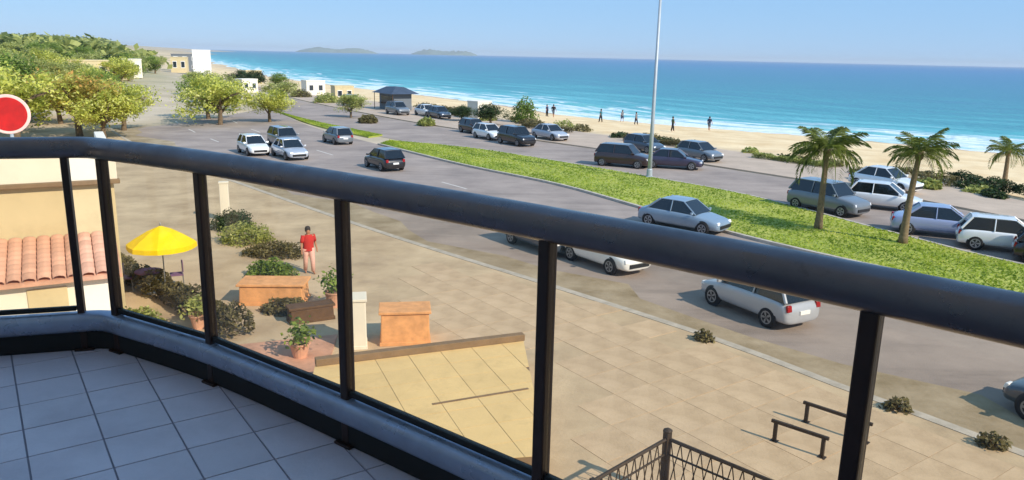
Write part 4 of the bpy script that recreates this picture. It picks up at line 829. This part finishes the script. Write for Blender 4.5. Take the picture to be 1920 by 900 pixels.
# neighbouring low house on the left
def house():
    o = empty('neighbour_house', (-14.5, 19.8, 0.14), 0, 'low cream house with parapet and terracotta lean-to roof at the left', 'house')
    def bx(n, x0, x1, y0, y1, z0, z1, m, bev=0.02): b = MB(); b.box(((x0+x1)/2, (y0+y1)/2, (z0+z1)/2), (x1-x0, y1-y0, z1-z0)); return b.build(n, m, o, bevel=bev)
    bx('wall', -9, 3.6, 0, 7, 0, 4.1, 'cream'); bx('parapet', -9.1, 3.7, -.12, .2, 4.22, 5.0, 'cream_white'); bx('cornice', -9.15, 3.76, -.2, .1, 4.1, 4.22, 'coping')
    bx('roof_slab', -9, 3.6, .2, 7, 4.1, 4.37, 'cream_white'); bx('parapet', 3.4, 3.7, .2, 7, 4.37, 4.9, 'cream_white')
    # lean-to roof of tile rows
    for j in range(9):
        for i in range(26):
            t0 = j/9; y_ = -.02-2.3*t0; z_ = 2.65-.55*t0; x_ = -5.2+i*.33
            if 'rt' not in WM:
                b = MB(); V = []; F = []
                for u in (0, 1):
                    for k in range(5): q = math.pi*k/4; V.append((-math.cos(q)*.16*(1-.1*u), -.3*u, math.sin(q)*.07-.1*u))
                F = [(k, k+1, 6+k, 5+k) for k in range(4)]; b.add(V, F); WM['rt'] = b.mesh('roof_tile', True); WM['rt'].materials.append(MATS['terracotta'])
            link('roof_tile', WM['rt'], None, o, (x_, y_, z_+.03))
    b = MB(); b.add([(-5.4, 0, 2.62), (3.5, 0, 2.62), (3.5, -2.35, 2.04), (-5.4, -2.35, 2.04), (-5.4, 0, 2.52), (3.5, 0, 2.52), (3.5, -2.35, 1.94), (-5.4, -2.35, 1.94)], [(0, 1, 2, 3), (7, 6, 5, 4), (0, 3, 7, 4), (1, 5, 6, 2), (3, 2, 6, 7), (0, 4, 5, 1)]); b.build('roof_deck', 'terracotta', o)
    bx('front_wall', -5.0, 3.2, -2.1, -1.95, 0, 1.97, 'cream_white')
    for x in (-2.6, -.2):
        f = bx('shutter', x-.7, x+.7, -2.14, -2.1, .75, 1.75, 'slate_blue')
        for k in range(7): b = MB(); b.box((x, -2.15, .85+k*.13), (1.3, .03, .09)); b.build('slat', 'slate_blue', f)
    f = bx('door', 1.3, 2.2, -2.14, -2.1, 0, 1.8, 'cream'); b = MB(); b.lathe([(.025, 0), (.03, .02), (.02, .05)], (2.08, -2.2, .95), 8, 'y'); b.build('handle', 'steel', f)
    return o
hs = house(); hs.rotation_euler = (0, 0, R(30))

# kiosk, white block and far houses
def kiosk(x, y, a, label):
    o = empty('beach_kiosk', (x, y, .12), a, label, 'kiosk'); b = MB(); b.box((0, 0, 1.15), (4.6, 2.8, 2.3)); b.build('wall', 'cloth_grey', o, bevel=.02)
    b = MB(); b.box((0, 0, 2.75), (6.4, 4.4, .9), 0, .45, .3); b.build('roof', 'slate_roof', o)
    b = MB(); b.box((0, -1.42, 1.45), (3.4, .06, 1.0)); b.build('serving_window', 'window_dark', o); b = MB(); b.box((0, -1.6, .92), (3.6, .4, .06)); b.build('counter', 'brown_wood', o)
    for s in (-1, 1): b = MB(); b.tube([(s*2.9, -1.9, 0), (s*2.9, -1.9, 2.32)], .05, 8); b.build('post', 'brown_wood', o)
kiosk(-17.2, 112, -.95, 'dark kiosk with slate-blue hipped roof at the edge of the beach')
def block(name, x, y, dims, a, m, label, cat, rows, cols, group=None):
    o = empty(name, (x, y, gz(x, y)-.05), a, label, cat, group); b = MB(); b.box((0, 0, dims[2]/2), dims); b.build('wall', m, o); b = MB(); b.box((0, 0, dims[2]+.1), (dims[0]*1.03, dims[1]*1.03, .2)); b.build('roof', m, o)
    for r_ in range(rows):
        for c in range(cols):
            wx = -dims[0]/2+dims[0]*(c+.5)/cols; wz = dims[2]*(r_+.55)/rows; f = MB(); f.box((wx, -dims[1]/2-.03, wz), (dims[0]/cols*.5, .06, dims[2]/rows*.45)); fo = f.build('window', 'white_paint', o)
            g = MB(); g.box((wx, -dims[1]/2-.065, wz), (dims[0]/cols*.42, .01, dims[2]/rows*.37)); g.build('pane', 'window_dark', fo)
block('white_block', -98.5, 247, (5.2, 5, 7.6), .35, 'white_paint', 'bright white blank tower block standing above the trees', 'building', 0, 0)
block('villa', -71, 126, (4.5, 4, 3.2), .7, 'cream_white', 'small whitish house nearest the pale road among the left trees', 'house', 1, 2)
for i, (x, y, w_, h_, m_, lb) in enumerate(((-29, 131, 3.2, 2.4, 'cream', 'small cream beach hut left of the kiosk'), (-38, 147, 3.6, 2.6, 'cream_white', 'small whitish beach hut, second left of the kiosk'), (-66, 196, 4, 3, 'cream', 'cream hut behind the dark clump of trees'), (-4.5, 99, 2.4, 2.2, 'cream_white', 'tiny whitish hut behind the dark bushy tree'), (-52, 151, 3.4, 2.4, 'cream_white', 'whitish low hut before the dark clump of trees'), (-84, 165, 5, 3.4, 'cream', 'cream house at the right end of the hillside trees'))):
    block('beach_hut', x, y, (w_, w_*.8, h_), .5+.1*i, m_, lb, 'hut', 1, 2)
block('grey_house', -122, 290, (9, 7, 6.0), .4, 'cloth_grey', 'grey house left of the white block', 'house', 2, 3)
block('grey_house', -112, 262, (5, 5, 5.0), .3, 'cream', 'small cream house just left of the white block', 'house', 1, 2)
block('villa', -78, 143, (6.5, 5, 4.0), .6, 'cream', 'pale villa among the hillside trees left of the road', 'house', 1, 3)
block('villa', -92, 186, (6, 5, 4.2), .5, 'cream_white', 'whitish villa higher up the left hillside', 'house', 1, 3)

# ------------------------------------------------------------------ people
def person(x, y, z, face, top, bottom, label, h=1.7, stride=0.12, arm=0.15, long_legs=True, group=None):
    o = empty('person', (x, y, z), face, label, 'person', group); k = h/1.7
    J = {'pel': (0, 0, .92), 'wa': (0, 0, 1.06), 'ch': (.01, 0, 1.28), 'nk': (.0, 0, 1.44), 'hd': (.02, 0, 1.53), 'ht': (.01, 0, 1.66)}; rad = {'pel': (.15, .12), 'wa': (.135, .1), 'ch': (.165, .11), 'nk': (.055, .055), 'hd': (.085, .09), 'ht': (.065, .07)}
    E = [('pel', 'wa'), ('wa', 'ch'), ('ch', 'nk'), ('nk', 'hd'), ('hd', 'ht')]
    for s, n in ((1, 'l'), (-1, 'r')):
        st = stride*s
        J.update({'hp'+n: (0, s*.1, .86), 'kn'+n: (st*.6+.02, s*.105, .48), 'an'+n: (st, s*.105, .08), 'to'+n: (st+.15, s*.125, .035), 'sh'+n: (0, s*.18, 1.39), 'el'+n: (-st*.6, s*(.22+arm*.3), 1.12), 'wr'+n: (-st*.6+.1, s*(.22+arm*.5), .88), 'fi'+n: (-st*.6+.13, s*(.22+arm*.5), .76)})
        rad.update({'hp'+n: (.09, .09), 'kn'+n: (.058, .06), 'an'+n: (.04, .042), 'to'+n: (.035, .025), 'sh'+n: (.06, .06), 'el'+n: (.042, .042), 'wr'+n: (.03, .028), 'fi'+n: (.022, .03)})
        E += [('pel', 'hp'+n), ('hp'+n, 'kn'+n), ('kn'+n, 'an'+n), ('an'+n, 'to'+n), ('ch', 'sh'+n), ('sh'+n, 'el'+n), ('el'+n, 'wr'+n), ('wr'+n, 'fi'+n)]
    names = list(J); me = bpy.data.meshes.new('body'); me.from_pydata([tuple(c*k for c in J[n]) for n in names], [(names.index(a), names.index(c)) for a, c in E], []); me.update(); bo_ = link('body', me, 'skin', o)
    bo_.modifiers.new('skin', 'SKIN'); sv = me.skin_vertices[0].data
    for i, n in enumerate(names): sv[i].radius = tuple(v*k for v in rad[n]); sv[i].use_root = (n == 'pel')
    q = bo_.modifiers.new('sub', 'SUBSURF'); q.levels = 1; q.render_levels = 2; bo_.modifiers['skin'].use_smooth_shade = True
    b = MB(); V = []; n = 14
    for zz, ax, ay in ((.84, .14, .2), (1.0, .13, .185), (1.2, .14, .2), (1.36, .125, .215), (1.43, .08, .12)):
        for i in range(n): t = 6.2832*i/n; V.append((ax*math.cos(t)*k+.005, ay*math.sin(t)*k, zz*k))
    b.add(V, [(r_*n+i, r_*n+(i+1) % n, (r_+1)*n+(i+1) % n, (r_+1)*n+i) for r_ in range(4) for i in range(n)])
    for s in (1, -1):
        st = stride*s; b.tube([(0, s*.17*k, 1.39*k), (-st*.35*k, s*(.205+arm*.15)*k, 1.25*k), (-st*.5*k, s*(.215+arm*.25)*k, 1.16*k)], [.082*k, .07*k, .062*k], 10)
    b.build('top', top, o, smooth=True)
    b = MB()
    for s in (1, -1):
        st = stride*s; pts = [(0, s*.09*k, .93*k), (st*.3*k, s*.1*k, .68*k), ((st*.6+.02)*k, s*.105*k, .48*k)]; rr = [.125*k, .105*k, .085*k]
        if long_legs: pts.append((st*k, s*.105*k, .1*k)); rr.append(.07*k)
        b.tube(pts, rr, 10)
    b.build('trousers' if long_legs else 'shorts', bottom, o, smooth=True)
    b = MB(); b.lathe([(.02, 1.735), (.07, 1.715), (.1, 1.66), (.104, 1.6), (.098, 1.55), (.06, 1.5)], n=12); me = b.mesh('hair', True)
    for v in me.vertices: v.co = Vector((v.co.x-.022, v.co.y, v.co.z))*k
    link('hair', me, 'hair', o); return o
person(-7.35, 26.9, .14, R(-60), 'cloth_red', 'cloth_pink', 'person in red top and pale pink trousers on the pavement', 1.72, .14)
BP = [(4.6, 111, 'cloth_navy', 'cloth_black', 'person in navy left one of the pair near the surf'), (5.5, 110.3, 'cloth_black', 'cloth_grey', 'person in black, right one of the pair near the surf'), (11.6, 104.5, 'cloth_teal', 'cloth_black', 'person in teal standing on the sand, third of the walkers'), (15.6, 112.5, 'cloth_grey', 'cloth_navy', 'person in grey closest to the water left of the lamp post'), (18.9, 92.5, 'cloth_green', 'cloth_black', 'person in green on the sand just right of the lamp post'), (25.4, 101, 'cloth_navy', 'cloth_grey', 'person in navy furthest right of the walkers on the sand'), (16.3, 104, 'cloth_grey', 'cloth_black', 'person in grey and black behind the lamp post')]
for i, (x, y, t, bt, lb) in enumerate(BP): person(x, y, gz(x, y)+.02, random.uniform(0, 6.28), t, bt, lb, random.uniform(1.62, 1.82), random.choice((.05, .16)), .2, i % 2 == 0, 'people on the beach')

# ------------------------------------------------------------------ haze
m = bpy.data.materials.new('haze'); m.use_nodes = True; n = m.node_tree.nodes; n.remove(n['Principled BSDF'])
pv = n.new('ShaderNodeVolumePrincipled'); pv.inputs['Density'].default_value = 9e-5; pv.inputs['Color'].default_value = (0.86, 0.93, 1, 1); m.node_tree.links.new(pv.outputs[0], n['Material Output'].inputs['Volume'])
b = MB(); b.box((0, 4000, 30), (90000, 90000, 90)); hz = b.build('haze', m); tag(hz, 'thin sea haze over the whole coast', 'haze', kind='stuff')
